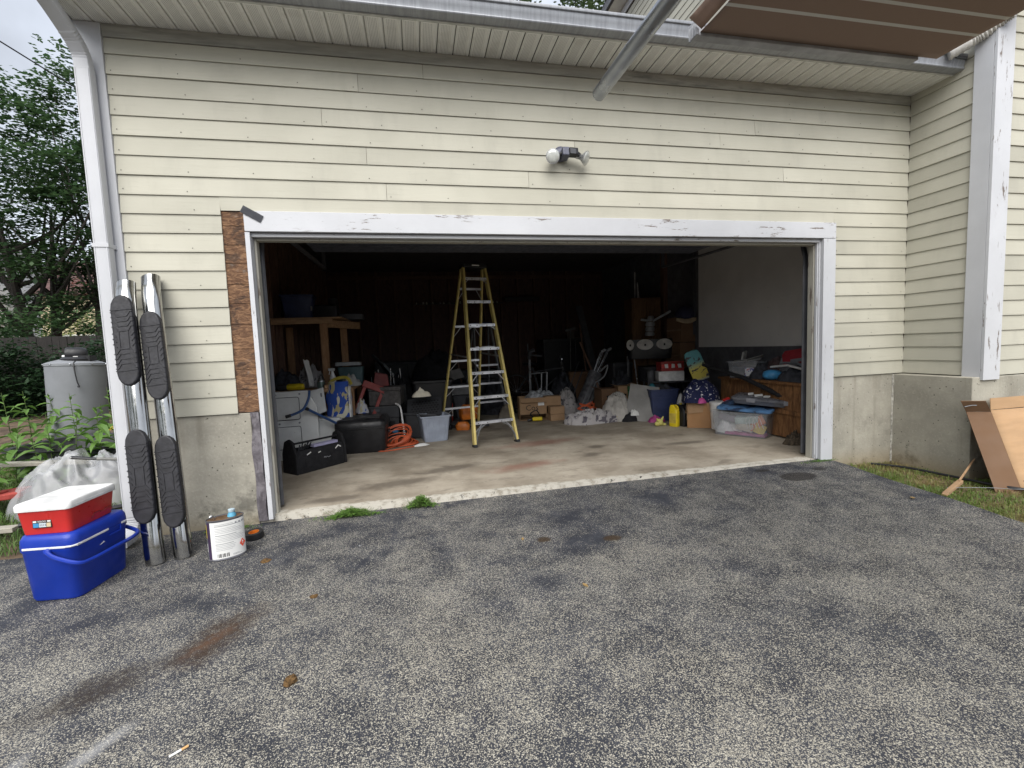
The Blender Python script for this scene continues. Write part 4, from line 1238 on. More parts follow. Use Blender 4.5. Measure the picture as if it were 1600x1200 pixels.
# black pond tub, plastic sheet, pan handle tool, red scrap, boards
tb = thing('pond_tub', 'black plastic pond tub half hidden behind the weeds', 'tub', (-1.38, 1.95, zyard(-1.4,1.95)), (0,0,R(-8)))
mb = MB(); mb.loft([rring(1.30,.75,.2,0,6), rring(1.42,.86,.24,.33,6), rring(1.50,.94,.25,.345,6), rring(1.50,.94,.25,.37,6), rring(1.40,.84,.23,.365,6), rring(1.25,.70,.2,.06,6)]); mb.build('shell', CHAR, tb, smooth=True, angle=40)
def pile(name, loc, rx, ry, h, mat, seed, amp=.35, fs=3.0, rot=0, nu=40, nv=14, parent=None, edge=.5, ridge=False, profile=.7):
    mb = MB()
    def f(u, v):
        a = 2*math.pi*u
        rr = v*(1+edge*.5*noise.noise(Vector((math.cos(a)*1.5, math.sin(a)*1.5, seed))))
        x, y = math.cos(a)*rr*rx, math.sin(a)*rr*ry
        q = Vector((x/max(rx,ry)*fs, y/max(rx,ry)*fs, seed*1.7))
        nn = noise.noise(q) + .5*noise.noise(q*2.3)
        if ridge: nn = 1-2*abs(nn)
        z = h*(max(0, 1-v*v))**profile*(1+amp*nn) + .012*(1-v)
        k = 1+.18*amp*noise.noise(q*1.6+Vector((9,2,1)))
        return (x*k, y*k, max(.001, z))
    mb.grid(f, nu, nv)
    return mb.build(name, mat, parent, smooth=True, angle=180, loc=loc, rot=(0,0,rot), recalc=False)
o = pile('plastic_sheet', (-.98, .92, zyard(-.9,.9)), .50, .36, .38, FILM, 4, .30, 3.0, .3, 120, 44, ridge=True, profile=.62)
tag(o, 'crumpled clear plastic sheet heaped behind the red cooler', 'plastic sheet')
mb = MB(); mb.obox((-.66,.98,.30), (.50,.28,.04), (R(18),R(-6),R(12)))
tag(mb.build('slate_panel', GREYD, bevel=.006), 'dark grey panel lying under the clear plastic sheet', 'panel')
tl = thing('shovel', 'tool with black grip and grey shaft lying across the plastic sheet', 'tool', (-.62, .55, .43))
mb = MB(); mb.tube([(-.20,.0,.035),(-.19,0,.035),(-.02,.0,.01)], [.012,.019,.015], 10, flat=.7); mb.build('grip', BLACK, tl, smooth=True)
mb = MB(); mb.tube([(-.02,0,.01),(.33,.05,-.04)], .0125, 10); mb.build('shaft', P('grey_shaft', (.20,.20,.19), .6), tl, smooth=True)
mb = MB(); mb.lathe([(.0055,0),(.0055,.004)], 10, c=(-.188,-.014,.036), rot=(R(90),0,0)); mb.build('hang_hole', PAPER, tl)
mb = MB(); mb.box((-.30,-.08,0), (.30,.10,.05)); mb.prism([(-.28,-.1),(.1,-.16),(.2,.0),(-.2,.05)], .045, .07)
tag(mb.build('red_scrap', P('faded_red', (.30,.05,.04), .7, var=.3), loc=(-1.62,.75,.12), rot=(R(4),R(-3),R(10)), bevel=.01), 'faded red plastic scrap behind the coolers', 'scrap')
for i, (x, y, z, L, a, lb_) in enumerate(((-1.25,.18,.03,.55,4,'pale timber offcut on the ground behind the coolers'), (-1.5,1.22,.30,.9,-3,'grey weathered plank lying in front of the tub'))):
    mb = MB(); mb.box((-L/2,-.04,0), (L/2,.04,.035)); tag(mb.build('timber_offcut', P('weathered_timber', (.34,.32,.27), .85, stretch=(2,14,14)), loc=(x,y,z), rot=(0,R(2),R(a)), bevel=.004), lb_, 'timber')
hz_ = MB(); hz_.tube(curve_pts([(-.9,.02,.0),(-.6,.10,.03),(-.38,.02,.06),(-.16,.10,.05),(-.05,.02,.0)], 8), .017, 8)
tag(hz_.build('black_hose', BLACK, loc=(.0,.10,.08), smooth=True), 'black corrugated hose on the ground by the downspout foot', 'hose')

# ================================================================== TREES, far houses, wire
def tree(name, base, h, trunk_r, lean, clusters, per, size, mat, label, seed, limbs=8, flat=.8, fork=.35):
    rnd = random.Random(seed)
    t = thing(name, label, 'tree', base, 0, None)
    top = Vector((lean[0], lean[1], h*.8))
    mb = MB()
    tp = curve_pts([(0,0,-.2), (lean[0]*.12, lean[1]*.12, h*.2), (lean[0]*.5, lean[1]*.5, h*.5), top], 5)
    mb.tube(tp, [trunk_r*(1.15-.95*i/(len(tp)-1)) for i in range(len(tp))], 9)
    cl = clusters
    for i in range(limbs):
        c = Vector(rnd.choice(cl)[0]); k = rnd.uniform(fork, .85); b = tp[int(k*(len(tp)-1))]
        mid = (b+c)/2 + Vector((rnd.uniform(-.3,.3), rnd.uniform(-.3,.3), -.25))
        pts = curve_pts([b, mid, c], 4)
        mb.tube(pts, [trunk_r*.42*(1-.85*j/(len(pts)-1)) for j in range(len(pts))], 6)
    mb.build('trunk', BARK, t, smooth=True)
    o = leaf_cloud('crown', [c for c, r in cl], [r for c, r in cl], per, size, mat, t, seed, flat, .12)
    return t
def crown(n, lo, hi, rr, seed, shape=None):
    rnd = random.Random(seed); out = []
    while len(out) < n:
        p = [rnd.uniform(a, b) for a, b in zip(lo, hi)]
        if shape and not shape(*p): continue
        s = rnd.uniform(.7, 1.3)
        out.append((p, (rr[0]*s, rr[1]*s, rr[2]*s)))
    return out
def shade_tree_shape(x, y, z):
    return (x/3.2)**2 + (y/3.0)**2 + ((z-5.6)/3.9)**2 < 1
tree('shade_tree', (-10.2, 14.0, 0), 8.6, .21, (-.9,.3), crown(125, (-3.4,-2.6,2.3), (3.0,2.6,10.4), (.85,.85,.28), 2, lambda x,y,z: ((x+.4)/3.4)**2+(y/2.6)**2+((z-6.0)/4.3)**2 < 1), 130, .155, LEAFT, 'dark green tree with a leaning trunk at the far left', 3, 16)
tree('shade_tree', (-11.0, 16.2, 0), 8.4, .20, (.2,.2), crown(120, (-3.2,-2.6,2.3), (2.6,2.6,9.7), (.9,.9,.30), 5, lambda x,y,z: (x/3.2)**2+(y/2.6)**2+((z-5.8)/4.0)**2 < 1), 125, .16, LEAFT, 'dark tree with upright trunk right of the leaning one', 8, 16)
tree('shade_tree', (-8.7, 14.6, 0), 9.4, .12, (.2,.2), crown(64, (-1.2,-1.6,3.2), (1.6,1.6,11.4), (.65,.65,.26), 7, lambda x,y,z: ((x-.2)/1.35)**2+(y/1.6)**2+((z-6.9)/4.6)**2 < 1), 125, .15, LEAFT, 'slim tree with a ragged top peeking past the downspout', 14, 12)
tree('bright_shrub', (-12.9, 21, 0), 3.0, .06, (.1,.1), crown(30, (-1.2,-1,1.0), (1.2,1,3.4), (.6,.6,.4), 9), 120, .13, m_leaf('shrub_leaf', (.13,.21,.03), (.22,.30,.06), None, .4), 'small bright yellow-green shrub beyond the fence', 19, 6)
tree('red_maple', (-14.6, 26, 0), 5.5, .10, (.1,.1), crown(16, (-.9,-1.0,4.4), (1.3,1.0,5.6), (.7,.6,.35), 10), 120, .15, m_leaf('maple_leaf', (.14,.035,.02), (.20,.055,.035), None, .4), 'small red-leaved tree in front of the far yellow house', 23, 6)
def narrow(x, y, z): return (x/4.5)**2+(y/3)**2 < (1-(z-4)/26)**1.0
tree('tall_tree', (13.5, 24, 0), 24, .35, (.3,.2), crown(170, (-4.5,-3.0,8), (4.5,3.0,29), (1.2,1.2,.7), 11, narrow), 110, .24, LEAFB, 'tall pale green tree showing above the garage roof', 31, 14)
tree('tall_tree', (8.0, 26, 0), 22, .3, (.2,.2), crown(120, (-4,-3.0,8), (4,3.0,27), (1.2,1.2,.7), 12, narrow), 110, .24, LEAFB, 'second tall tree above the garage roof, left of the other', 37, 12)
def far_house(name, loc, rot, w, d, h, wall, roofm, label, wins, roofh=2.2):
    t = thing(name, label, 'house', loc, rot)
    mb = MB(); mb.box((-w/2,-d/2,-.5), (w/2,d/2,h)); mb.add([(-w/2,-d/2,h),(w/2,-d/2,h),(w/2,d/2,h),(-w/2,d/2,h),(-w/2,0,h+roofh),(w/2,0,h+roofh)], [(0,4,3),(1,2,5),(0,1,2,3)]); mb.build('wall', wall, t)
    for k in range(int(h/.28)):
        mb = MB(); mb.box((-w/2,-d/2-.014,k*.28), (w/2,-d/2-.002,k*.28+.03)); mb.build('siding_lap', wall, t)
    mb = MB(); mb.add([(-w/2-.3,-d/2-.35,h-.1),(w/2+.3,-d/2-.35,h-.1),(w/2+.3,0,h+roofh+.12),(-w/2-.3,0,h+roofh+.12),(-w/2-.3,d/2+.35,h-.1),(w/2+.3,d/2+.35,h-.1)], [(0,1,2,3),(3,2,5,4)]); mb.build('roof', roofm, t, solid=.12)
    for (x, z, ww, hh) in wins:
        mb = MB(); mb.box((x-ww/2-.08,-d/2-.05,z-.08), (x+ww/2+.08,-d/2-.02,z+hh+.08)); f = mb.build('window', PAPER, t)
        mb = MB(); mb.box((x-ww/2,-d/2-.055,z), (x+ww/2,-d/2-.051,z+hh)); mb.build('pane', GLASS, f)
        mb = MB(); mb.box((x-ww/2,-d/2-.07,z+hh*.48), (x+ww/2,-d/2-.056,z+hh*.52)); mb.build('sash_bar', PAPER, f)
WH = P('far_white_siding', (.66,.66,.65), .7, var=.05)
far_house('far_house', (-28.3, 32, .8), R(14), 10, 8, 6.2, WH, ROOFM, 'white neighbouring house behind the trees at far left', [(x, z, .9, 1.5) for x in (-3.5,-1,1.5,4) for z in (.9,3.6)])
far_house('far_house', (-14.6, 31, .6), R(10), 9, 7, 4.6, P('far_cream_siding', (.58,.50,.33), .7, var=.05), P('far_red_roof', (.10,.055,.05), .8), 'cream neighbouring house with paired windows beside the downspout', [(x, z, .75, 1.4) for x in (-3.4,-2.4,-.5,.5,2.4,3.4) for z in (.8,)])
w_ = MB(); w_.tube([Vector((-5.25,-3.5,6.25)) + Vector((3.9,21.0,.25))*(k/24) - Vector((0,0,.45*math.sin(math.pi*k/24))) for k in range(25)], .011, 5)
tag(w_.build('utility_wire', BLACK), 'single black utility wire crossing the pale sky at left', 'wire')

# ================================================================== RIGHT: flattened box, stick, cable
cb = thing('cardboard_box', 'large brown cardboard box flattened and leaning on the right foundation', 'cardboard box', (6.48, -1.03, zlawn(6.5,-1.03)), (0,0,0))
# local: bottom edge along x, leans back toward +Y
hx = .82
def pf(x, s, off=0): return Vector((x + .12*s, s*.34 - off*.9, s*.715 + off*.35))
mb = MB(); mb.grid(lambda u, v: tuple(pf(.155+u*1.15 + .0*v, .0+v*.88) + Vector((0,-.012*math.sin(u*5)*v,0))), 10, 8)
mb.build('front_panel', CARD, cb, solid=.006, recalc=False, smooth=True)
mb = MB(); mb.grid(lambda u, v: tuple(pf(.155+u*1.15, .885+v*.135) + Vector((0, -.03*v, .0))), 8, 2); mb.build('top_flap', CARD, cb, solid=.006, recalc=False)
mb = MB(); mb.grid(lambda u, v: tuple(pf(.152-.155*(1-u), v*.86) + Vector((0, .08*(1-u), -.0*(1-u)))), 3, 8); mb.build('side_panel', CARDB, cb, solid=.006, recalc=False)
mb = MB(); mb.grid(lambda u, v: tuple(pf(.152-.155*(1-u), .865) + Vector((-.095*v, .08*(1-u)-.02*v, .10*v-.0*u))), 3, 2); mb.build('side_flap', CARDB, cb, solid=.006, recalc=False)
mb = MB()
for k in range(3): mb.grid(lambda u, v: tuple(pf(.215+.03*k+.022*u, .08+.03*v, .006)), 1, 1)
mb.grid(lambda u, v: tuple(pf(.20+.11*u, .115+.006*v, .006)), 1, 1)
mb.build('printed_mark', P('box_print', (.09,.05,.03), .8), cb, recalc=False)
st = thing('broken_stick', 'splintered wooden stick propped across grass before the cardboard', 'stick', (5.98,-.93,zlawn(6,-.9)+.012))
mb = MB(); mb.bar((0,0,.005), (.34,.12,.045), .035, .028); mb.build('slat', CARDD, st, bevel=.003)
mb = MB(); mb.bar((.30,.105,.055), (.70,.26,.17), .012, .010); mb.bar((-.03,-.015,.01), (.02,0,.012), .03, .012); mb.build('splinter', LUMBERX, st)
mb = MB(); mb.tube([(0,0,0),(.09,.01,.005),(.16,.02,.0)], .004, 6); tag(mb.build('thin_rod', GREYP, loc=(6.42,-.75,.56)), 'thin grey rod poking from behind the cardboard flap', 'rod')
mb = MB(); mb.tube(curve_pts([(6.30,-.06,-.085),(6.42,-.30,-.075),(6.50,-.60,-.08),(6.56,-.95,-.08),(6.75,-1.15,-.085),(7.2,-1.5,-.09)], 8), .011, 7)
tag(mb.build('ground_cable', BLACK, smooth=True), 'black cable lying in the grass along the foundation', 'cable')
mb = MB(); mb.tube(curve_pts([(6.10,-.86,-.07),(6.35,-.98,-.06),(6.55,-1.06,-.07),(6.9,-1.2,-.08)], 8), .0022, 5)
tag(mb.build('white_string', GREYP, smooth=True), 'thin pale string in grass running under the cardboard', 'string')

# ================================================================== INSIDE THE GARAGE
# ---- yellow stepladder
lad = thing('stepladder', 'tall yellow fibreglass stepladder with aluminium steps standing in the doorway', 'ladder', (2.855, 1.869, 0), (0, 0, math.atan2(.229, .973)))
LT, LH, LB = .53, 2.27, 1.42
for sx in (-1, 1):
    a, b = (sx*.288, 0, .0), (sx*.150, LT, LH)
    mb = MB(); mb.bar(a, b, .030, .078, up=(0,-1,.2)); mb.build('front_rail', LADY, lad, bevel=.004)
    mb = MB(); mb.bar((sx*.288,0,0), (sx*.286,.006,.03), .042, .09, up=(0,-1,.2)); mb.build('foot', BLACK, lad)
    a, b = (sx*.300, LB, .0), (sx*.148, LT+.07, LH)
    mb = MB(); mb.bar(a, b, .024, .050, up=(0,1,.3)); mb.build('rear_rail', LADY, lad, bevel=.003)
mb = MB(); mb.box((-.165, LT-.075, LH-.01), (.165, LT+.125, LH+.045)); mb.build('top_cap', BLACK, lad, bevel=.01)
mb = MB(); mb.box((-.05, LT-.0765, LH+.010), (.05, LT-.0745, LH+.026)); mb.build('maker_strip', PAPER, lad)
for k in range(1, 8):
    q = k*.305/LH
    w = .288 + (.150-.288)*q
    mb = MB(); mb.box((-w, q*LT-.040, k*.305-.013), (w, q*LT+.040, k*.305)); mb.box((-w, q*LT-.040, k*.305-.036), (w, q*LT-.036, k*.305-.013))
    s_ = mb.build('step', ALU, lad, bevel=.003)
    mb = MB()
    for sx in (-1, 1): 
        for f in (.35, .8): mb.lathe([(.007,0),(.007,.004)], 8, c=(sx*w*f, q*LT-.040, k*.305-.022), rot=(R(90),0,0))
    mb.build('rivet', GREYD, s_)
    if k in (1, 2, 3, 5, 7):
        for sx in (-1, 1):
            mb = MB(); mb.bar((sx*w*.55, q*LT-.02, k*.305-.02), (sx*(w+.022), (q-.06)*LT, k*.305-.165 if k < 4 else k*.305-.10), .004, .022, up=(0,1,0)); mb.build('step_brace', ALU, lad)
mb = MB()
for sx in (-1, 1):
    pts = [(sx*(.275-.0), -.0, .02), (sx*.255, .01, .12), (sx*.20, .04, .22), (sx*.10, .06, .275)]
    for a, b in zip(pts[:-1], pts[1:]): mb.bar(a, b, .006, .05, up=(0,1,0))
mb.build('foot_arch', GREYP, lad)
for k in (1.0, 2.0, 3.15, 4.6, 6.1):
    q = k*.33/LH
    y = LB + (LT+.07-LB)*q; w = .30 + (.148-.30)*q
    mb = MB(); mb.box((-w, y-.014, k*.33-.014), (w, y+.012, k*.33+.014)); s_ = mb.build('rear_brace', ALU, lad)
    for sx in (-1, 1):
        mb = MB(); mb.bar((sx*w*.5, y, k*.33-.01), (sx*(w+.008), y+.04, k*.33-.15), .004, .02, up=(0,1,0)); mb.build('step_brace', ALU, lad)
for sx in (-1, 1):
    mb = MB(); mb.bar((sx*.215, .28, 1.10), (sx*.225, .98, 1.14), .004, .022, up=(0,0,1)); mb.build('spreader', ALU, lad)

# grey stepladder further back
gl = thing('stepladder', 'smaller grey stepladder standing behind the yellow one', 'ladder', (3.15, 3.9, 0), (0, 0, R(12)))
for sx in (-1, 1):
    mb = MB(); mb.bar((sx*.27,0,0), (sx*.15,.35,1.62), .022, .06, up=(0,-1,.2)); mb.build('front_rail', GREYP, gl)
    mb = MB(); mb.bar((sx*.26,.85,0), (sx*.14,.40,1.62), .02, .035, up=(0,1,.2)); mb.build('rear_rail', GREYP, gl)
for k in range(1, 5):
    q = k*.31/1.62
    mb = MB(); mb.box((-.27+.12*q, .35*q-.035, k*.31-.03), (.27-.12*q, .35*q+.035, k*.31)); mb.build('step', ALU, gl)
mb = MB(); mb.box((-.17,.28,1.61), (.17,.47,1.65)); mb.build('top_tray', BLUED, gl)

# ---- left: white moulded panel, white drawer box, leaning door
wc = thing('white_panel_cabinet', 'white moulded cabinet panel with recessed squares just inside the left jamb', 'cabinet', (.50, 1.99, 0), (0, 0, R(6)))
mb = MB(); mb.prism([(-.27,0),(.26,0),(.26,.60),(.17,.80),(-.27,.80)], -.05, .0, m=Matrix(((1,0,0,0),(0,0,1,0),(0,1,0,0),(0,0,0,1)))); mb.build('panel', OFFW, wc, bevel=.012, seg=2)
for zc in (.26, .60):
    mb = MB()
    for i in range(1): mb.prism(rrect(.26,.25,.02,3), 0, .006, m=Matrix(((1,0,0,-.065),(0,0,-1,-.052),(0,1,0,zc),(0,0,0,1))))
    f = mb.build('raised_square', OFFW, wc, bevel=.004)
    mb = MB()
    rr = rrect(.272,.262,.024,4)
    mb.tube([Vector((x-.065,-.0515,y+zc)) for x,y in rr+rr[:1]], .004, 5); mb.build('groove', GREYD, wc)
for x, z in ((-.17,.765),(.08,.765),(-.15,.43),(.06,.43)):
    mb = MB(); mb.lathe([(.011,0),(.011,.004),(.006,.006)], 10, c=(x,-.052,z), rot=(R(90),0,0)); mb.build('screw', INKG, wc)
wb = thing('white_drawer_box', 'low white plastic drawer box with a dark slot handle', 'drawer box', (.86, 2.12, 0), (0,0,R(4)))
mb = MB(); mb.box((-.20,0,0), (.135,.36,.415)); mb.box((-.19,.02,.415), (.12,.34,.43)); mb.build('box', OFFW, wb, bevel=.008)
mb = MB(); mb.prism(rrect(.022,.10,.010,4), 0, .004, m=Matrix(((1,0,0,.075),(0,0,-1,-.001),(0,1,0,.31),(0,0,0,1)))); mb.build('handle_slot', INK, wb)
mb = MB(); mb.box((.112,-.004,.0), (.136,.0,.415)); mb.build('trim_strip', WPLAST, wb)
wd = thing('white_door_panel', 'small white door panel with hole leaning behind the drawer box', 'panel', (.695, 2.32, .43), (R(-8), R(-5), R(4)))
mb = MB(); mb.prism([(-.11,.0),(.11,.06),(.11,.36),(-.11,.33)], 0, .03, m=Matrix(((1,0,0,0),(0,0,-1,0),(0,1,0,0),(0,0,0,1)))); mb.build('panel', OFFW, wd, bevel=.005)
mb = MB(); mb.prism(rrect(.020,.05,.009,3), .0305, .033, m=Matrix(((1,0,0,.075),(0,0,-1,0),(0,1,0,.27),(0,0,0,1)))); mb.build('hole', INKG, wd)
# blue tube handle
bt = thing('scooter_handle', 'bent blue metal tube handle with black grip leaning on white panel', 'handle', (0, 0, 0))
mb = MB(); mb.tube(curve_pts([(.705,1.90,.80),(.70,1.87,.72),(.655,1.84,.615),(.60,1.82,.57),(.50,1.80,.535)], 6), .0145, 10); mb.tube([(.655,1.85,.61),(.80,1.93,.50),(1.0,2.04,.35)], .0145, 8); mb.build('tube', BLUET, bt, smooth=True)
mb = MB(); mb.tube([(.515,1.802,.54),(.46,1.79,.525)], .019, 10); mb.tube([(.69,1.865,.585),(.66,1.85,.605)], .019, 8); mb.build('grip', BLACK, bt, smooth=True)
# printed feed bag
BAGM = m_print('printed_bag', (.035,.085,.36), [((.60,.58,.45), .54, .57), ((.45,.40,.22), .60, .62)], 8, (1,1,.5))
fb = thing('feed_bag', 'blue and yellow printed plastic feed bag slumped behind the white boxes', 'bag', (.95, 2.36, .40), (0,0,R(-12)))
mb = MB()
rings = []
for i in range(12):
    z = i/11
    k = 1 - .25*max(0, z-.6)/.4 + .05*math.sin(z*14)
    rings.append([Vector((math.cos(2*math.pi*j/24)*.155*k*(1+.08*noise.noise(Vector((j*.8,z*6,1)))), math.sin(2*math.pi*j/24)*.10*k*(1-.5*max(0,z-.7)/.3), z*.46)) for j in range(24)])
mb.loft(rings); mb.build('bag', BAGM, fb, smooth=True)
mb = MB(); mb.box((.145,-.07,-.02), (.165,-.02,.40)); mb.build('white_edge', WPLAST, fb)
mb = MB(); mb.tube(curve_pts([(-.16,.02,.25),(-.13,.05,.44),(-.02,.07,.50),(.10,.05,.50),(.16,.02,.42)],5), .02, 6, flat=.4); mb.build('handle', P('bag_strap_yellow', (.42,.34,.05), .6), fb, smooth=True)
# black duffel tool bag
du = thing('tool_bag', 'long black open-top tool bag on the concrete just inside the doorway', 'tool bag', (.815, 1.47, 0), (0, 0, math.atan2(.40,.40)))
mb = MB()
mb.loft([rring(.56,.24,.03,0), rring(.58,.26,.04,.03), rring(.57,.25,.04,.20), rring(.55,.22,.04,.235), rring(.51,.17,.03,.237), rring(.50,.15,.03,.17)])
mb.build('body', BLACKC, du, smooth=True, angle=45)
for sx in (-1, 1):
    mb = MB(); mb.prism([(-.13,0),(.13,0),(.125,.20),(.075,.33),(.0,.36),(-.075,.33),(-.125,.20)], 0, .03, m=Matrix(((0,0,1,sx*.285-.015),(1,0,0,0),(0,1,0,0),(0,0,0,1)))); mb.build('end_panel', BLACKC, du, bevel=.012)
mb = MB(); mb.tube([(-.28,0,.30),(.28,0,.30)], .011, 8); mb.build('carry_bar', BLACK, du, smooth=True)
mb = MB(); mb.box((-.05,-.06,.235), (.24,.01,.262)); mb.build('paper_bundle', P('lilac_paper', (.42,.40,.58), .6), du)
for (x, z, a, L) in ((.17,.205,40,.05),(.20,.21,-35,.045),(-.16,.20,25,.05),(-.04,.19,15,.03)):
    mb = MB(); mb.obox((x,-.136,z), (L,.004,.010), (0,R(-a),0)); mb.build('tag_strip', PAPER, du)
mb = MB(); mb.tube(curve_pts([(.01,-.134,.118),(.02,-.134,.130),(.03,-.134,.116),(.045,-.134,.126),(.06,-.134,.116),(.09,-.134,.122)],4), .003, 5); mb.build('stitched_mark', INKG, du)
mb = MB()
for k in range(3): mb.box((-.2+k*.15,-.134,.06), (-.09+k*.15,-.128,.15))
mb.build('pocket', BLACKC, du, bevel=.006)
mb = MB()
for k in range(5): mb.tube([(-.20+k*.03,-.02+.01*k,.22),(-.19+k*.032,-.03,.285+.01*(k%2))], .008, 6)
mb.build('tool_handle', CHAR, du, smooth=True)
# black storage trunk
tk2 = thing('storage_trunk', 'scuffed black plastic storage trunk behind the tool bag', 'trunk', (1.235, 2.24, 0), (0,0,R(-2)))
SCUFF = P('scuffed_black', (.018,.018,.020), .38, var=.3, bump=.12, bsc=40, col2=(.14,.14,.14), thr=(.70,.74), csc=22)
mb = MB(); mb.loft([rring(.52,.48,.05,0), rring(.56,.52,.06,.03), rring(.585,.54,.06,.29), rring(.60,.56,.06,.295), rring(.60,.56,.06,.315)]); mb.build('body', SCUFF, tk2, smooth=True, angle=45)
mb = MB(); mb.loft([rring(.60,.56,.06,.317), rring(.60,.56,.06,.37), rring(.54,.50,.07,.405), rring(.48,.44,.07,.41)]); mb.build('lid', SCUFF, tk2, smooth=True, angle=45)
for k in (-.12,0,.12):
    mb = MB(); mb.box((-.22,k-.02,.408), (.22,k+.02,.418)); mb.build('lid_rib', SCUFF, tk2, bevel=.005)
mb = MB(); mb.box((.300,-.06,.20), (.318,.06,.235)); mb.build('latch', BLACK, tk2, bevel=.004)
# red ramp frame
rfm = thing('red_ramp', 'red steel frame standing on end beside the blue bag', 'frame', (1.16, 2.68, .28), (R(-12), R(24), R(8)))
for a, b in (((-.12,0,0),(-.12,0,.50)),((.12,0,0),(.12,0,.50))):
    mb = MB(); mb.bar(a, b, .045, .03, up=(0,1,0)); mb.build('side_bar', DRED, rfm, bevel=.003)
mb = MB(); mb.box((-.16,-.03,.46), (.16,.03,.55)); mb.build('top_plate', DRED, rfm, bevel=.004)
mb = MB(); mb.box((-.12,-.015,.0), (.12,.015,.03)); mb.build('cross_bar', DRED, rfm)
o = pile('plastic_wrapper', (1.20,2.55,.42), .09, .06, .16, m_print('wrapper', (.45,.45,.47), [((.05,.10,.36), .52, .55), ((.45,.40,.25), .62, .65)], 8), 6, .5, 3, 0, 24, 10)
tag(o, 'crumpled white and blue wrapper inside the red frame', 'wrapper')
# grey tote on printer
pr = thing('printer', 'black boxy office printer on the floor behind the trunk', 'printer', (1.47, 2.93, 0), (0,0,R(-3)))
mb = MB(); mb.box((-.21,-.18,0), (.19,.22,.30)); mb.box((-.21,-.20,.30), (.20,.22,.47)); mb.build('case', CHAR, pr, bevel=.012)
mb = MB(); mb.box((-.17,-.203,.40), (-.06,-.199,.43)); mb.build('badge', GREYD, pr)
mb = MB(); mb.box((-.16,-.185,.05), (.14,-.17,.26)); mb.build('paper_tray', BLACK, pr)
mb = MB(); mb.box((.10,-.21,.10), (.17,-.19,.13)); mb.build('blue_clip', CYAN, pr)
gb = thing('grey_tote', 'closed dark grey fabric tote box on top of the black printer', 'box', (1.50, 2.95, .472), (0,0,R(-8)))
FELT = P('grey_felt', (.085,.08,.078), .95, var=.3, sc=20, bump=.3)
mb = MB(); mb.box((-.22,-.16,0), (.21,.16,.20)); mb.build('box', FELT, gb, bevel=.01)
mb = MB(); mb.box((-.228,-.168,.203), (.218,.168,.255)); mb.build('lid', FELT, gb, bevel=.01)
mb = MB(); mb.prism([(-.12,0),(.10,0),(.08,.16),(-.08,.20)], 0, .12, m=Matrix(((1,0,0,1.44),(0,0,-1,2.98),(0,1,0,.735),(0,0,0,1))))
tag(mb.build('red_tool_case', P('dim_red', (.14,.03,.03), .6), bevel=.01), 'dark red tool case sitting on the grey tote', 'case')
mb = MB(); mb.tube(curve_pts([(1.62,2.70,.50),(1.68,2.62,.46),(1.70,2.60,.30),(1.72,2.58,.05)],6), .012, 8)
tag(mb.build('white_cable', WPLAST, smooth=True), 'white cable hanging down beside the black printer', 'cable')
# black mesh crate with gloves, second black crate
mc = thing('mesh_crate', 'black perforated plastic crate tipped between printer and clear bin', 'crate', (1.96, 2.78, .0), (R(-6), R(4), R(-14)))
mb = MB(); mb.loft([rring(.40,.34,.05,0), rring(.46,.40,.05,.30), rring(.50,.44,.05,.31), rring(.50,.44,.05,.33), rring(.43,.37,.05,.325), rring(.38,.32,.05,.03)]); mb.build('shell', CHAR, mc, smooth=True, angle=45)
def holes():
    q = MB()
    for i in range(9):
        for j in range(6):
            q.prism(rrect(.028,.022,.008,2,-.17+i*.042+(.02 if j%2 else 0), -.11+j*.042), 0, .004)
    return q
tl_ = MB(); tl_.box((-.24,-.17,-.006), (.24,.17,.0)); f = tl_.build('perforated_lid', CHAR, mc, loc=(0.02,-.06,.42), rot=(R(48), R(-8), R(6)))
h_ = holes().build('hole', DARK, f); h_['kind'] = 'stuff'; h_.location = (0,0,.0005)
o = pile('work_glove', (1.97,2.60,.585), .13, .07, .085, CREAM, 12, .5, 3.2, .2, 30, 12)
tag(o, 'cream cotton work gloves on the black mesh crate', 'gloves')
bk2 = thing('black_bin', 'tall black bin in shadow behind the glove crate', 'bin', (2.15, 3.35, 0))
mb = MB(); mb.loft([rring(.50,.40,.05,0), rring(.58,.48,.05,.72), rring(.62,.52,.05,.73), rring(.62,.52,.05,.76)]); mb.build('body', BLACK, bk2, smooth=True, angle=45)
# clear blue bin
cbn = thing('clear_bin', 'translucent bluish storage bin standing open on the floor', 'storage bin', (2.115, 2.50, 0), (0,0,R(9)))
mb = MB()
mb.loft([rring(.31,.28,.03,0,3), rring(.38,.34,.03,.32,3), rring(.41,.37,.03,.325,3), rring(.41,.37,.03,.345,3), rring(.37,.33,.03,.34,3), rring(.30,.27,.03,.012,3)]); mb.build('shell', BLUEB, cbn, smooth=True, angle=40)
mb = MB()
for k in (-.12,-.04,.04,.12): mb.bar((k*.9,-.150,.03), (k,-.172,.30), .006, .004)
mb.build('side_rib', BLUEB, cbn)
o = pile('bin_content', (-.06,-.05,.014), .07, .05, .10, PAPER, 5, .5, 3, 0, 20, 8, parent=cbn)
o = pile('bin_content', (.10,-.04,.014), .05, .05, .12, GREYCL, 8, .5, 3, 0, 20, 8, parent=cbn)
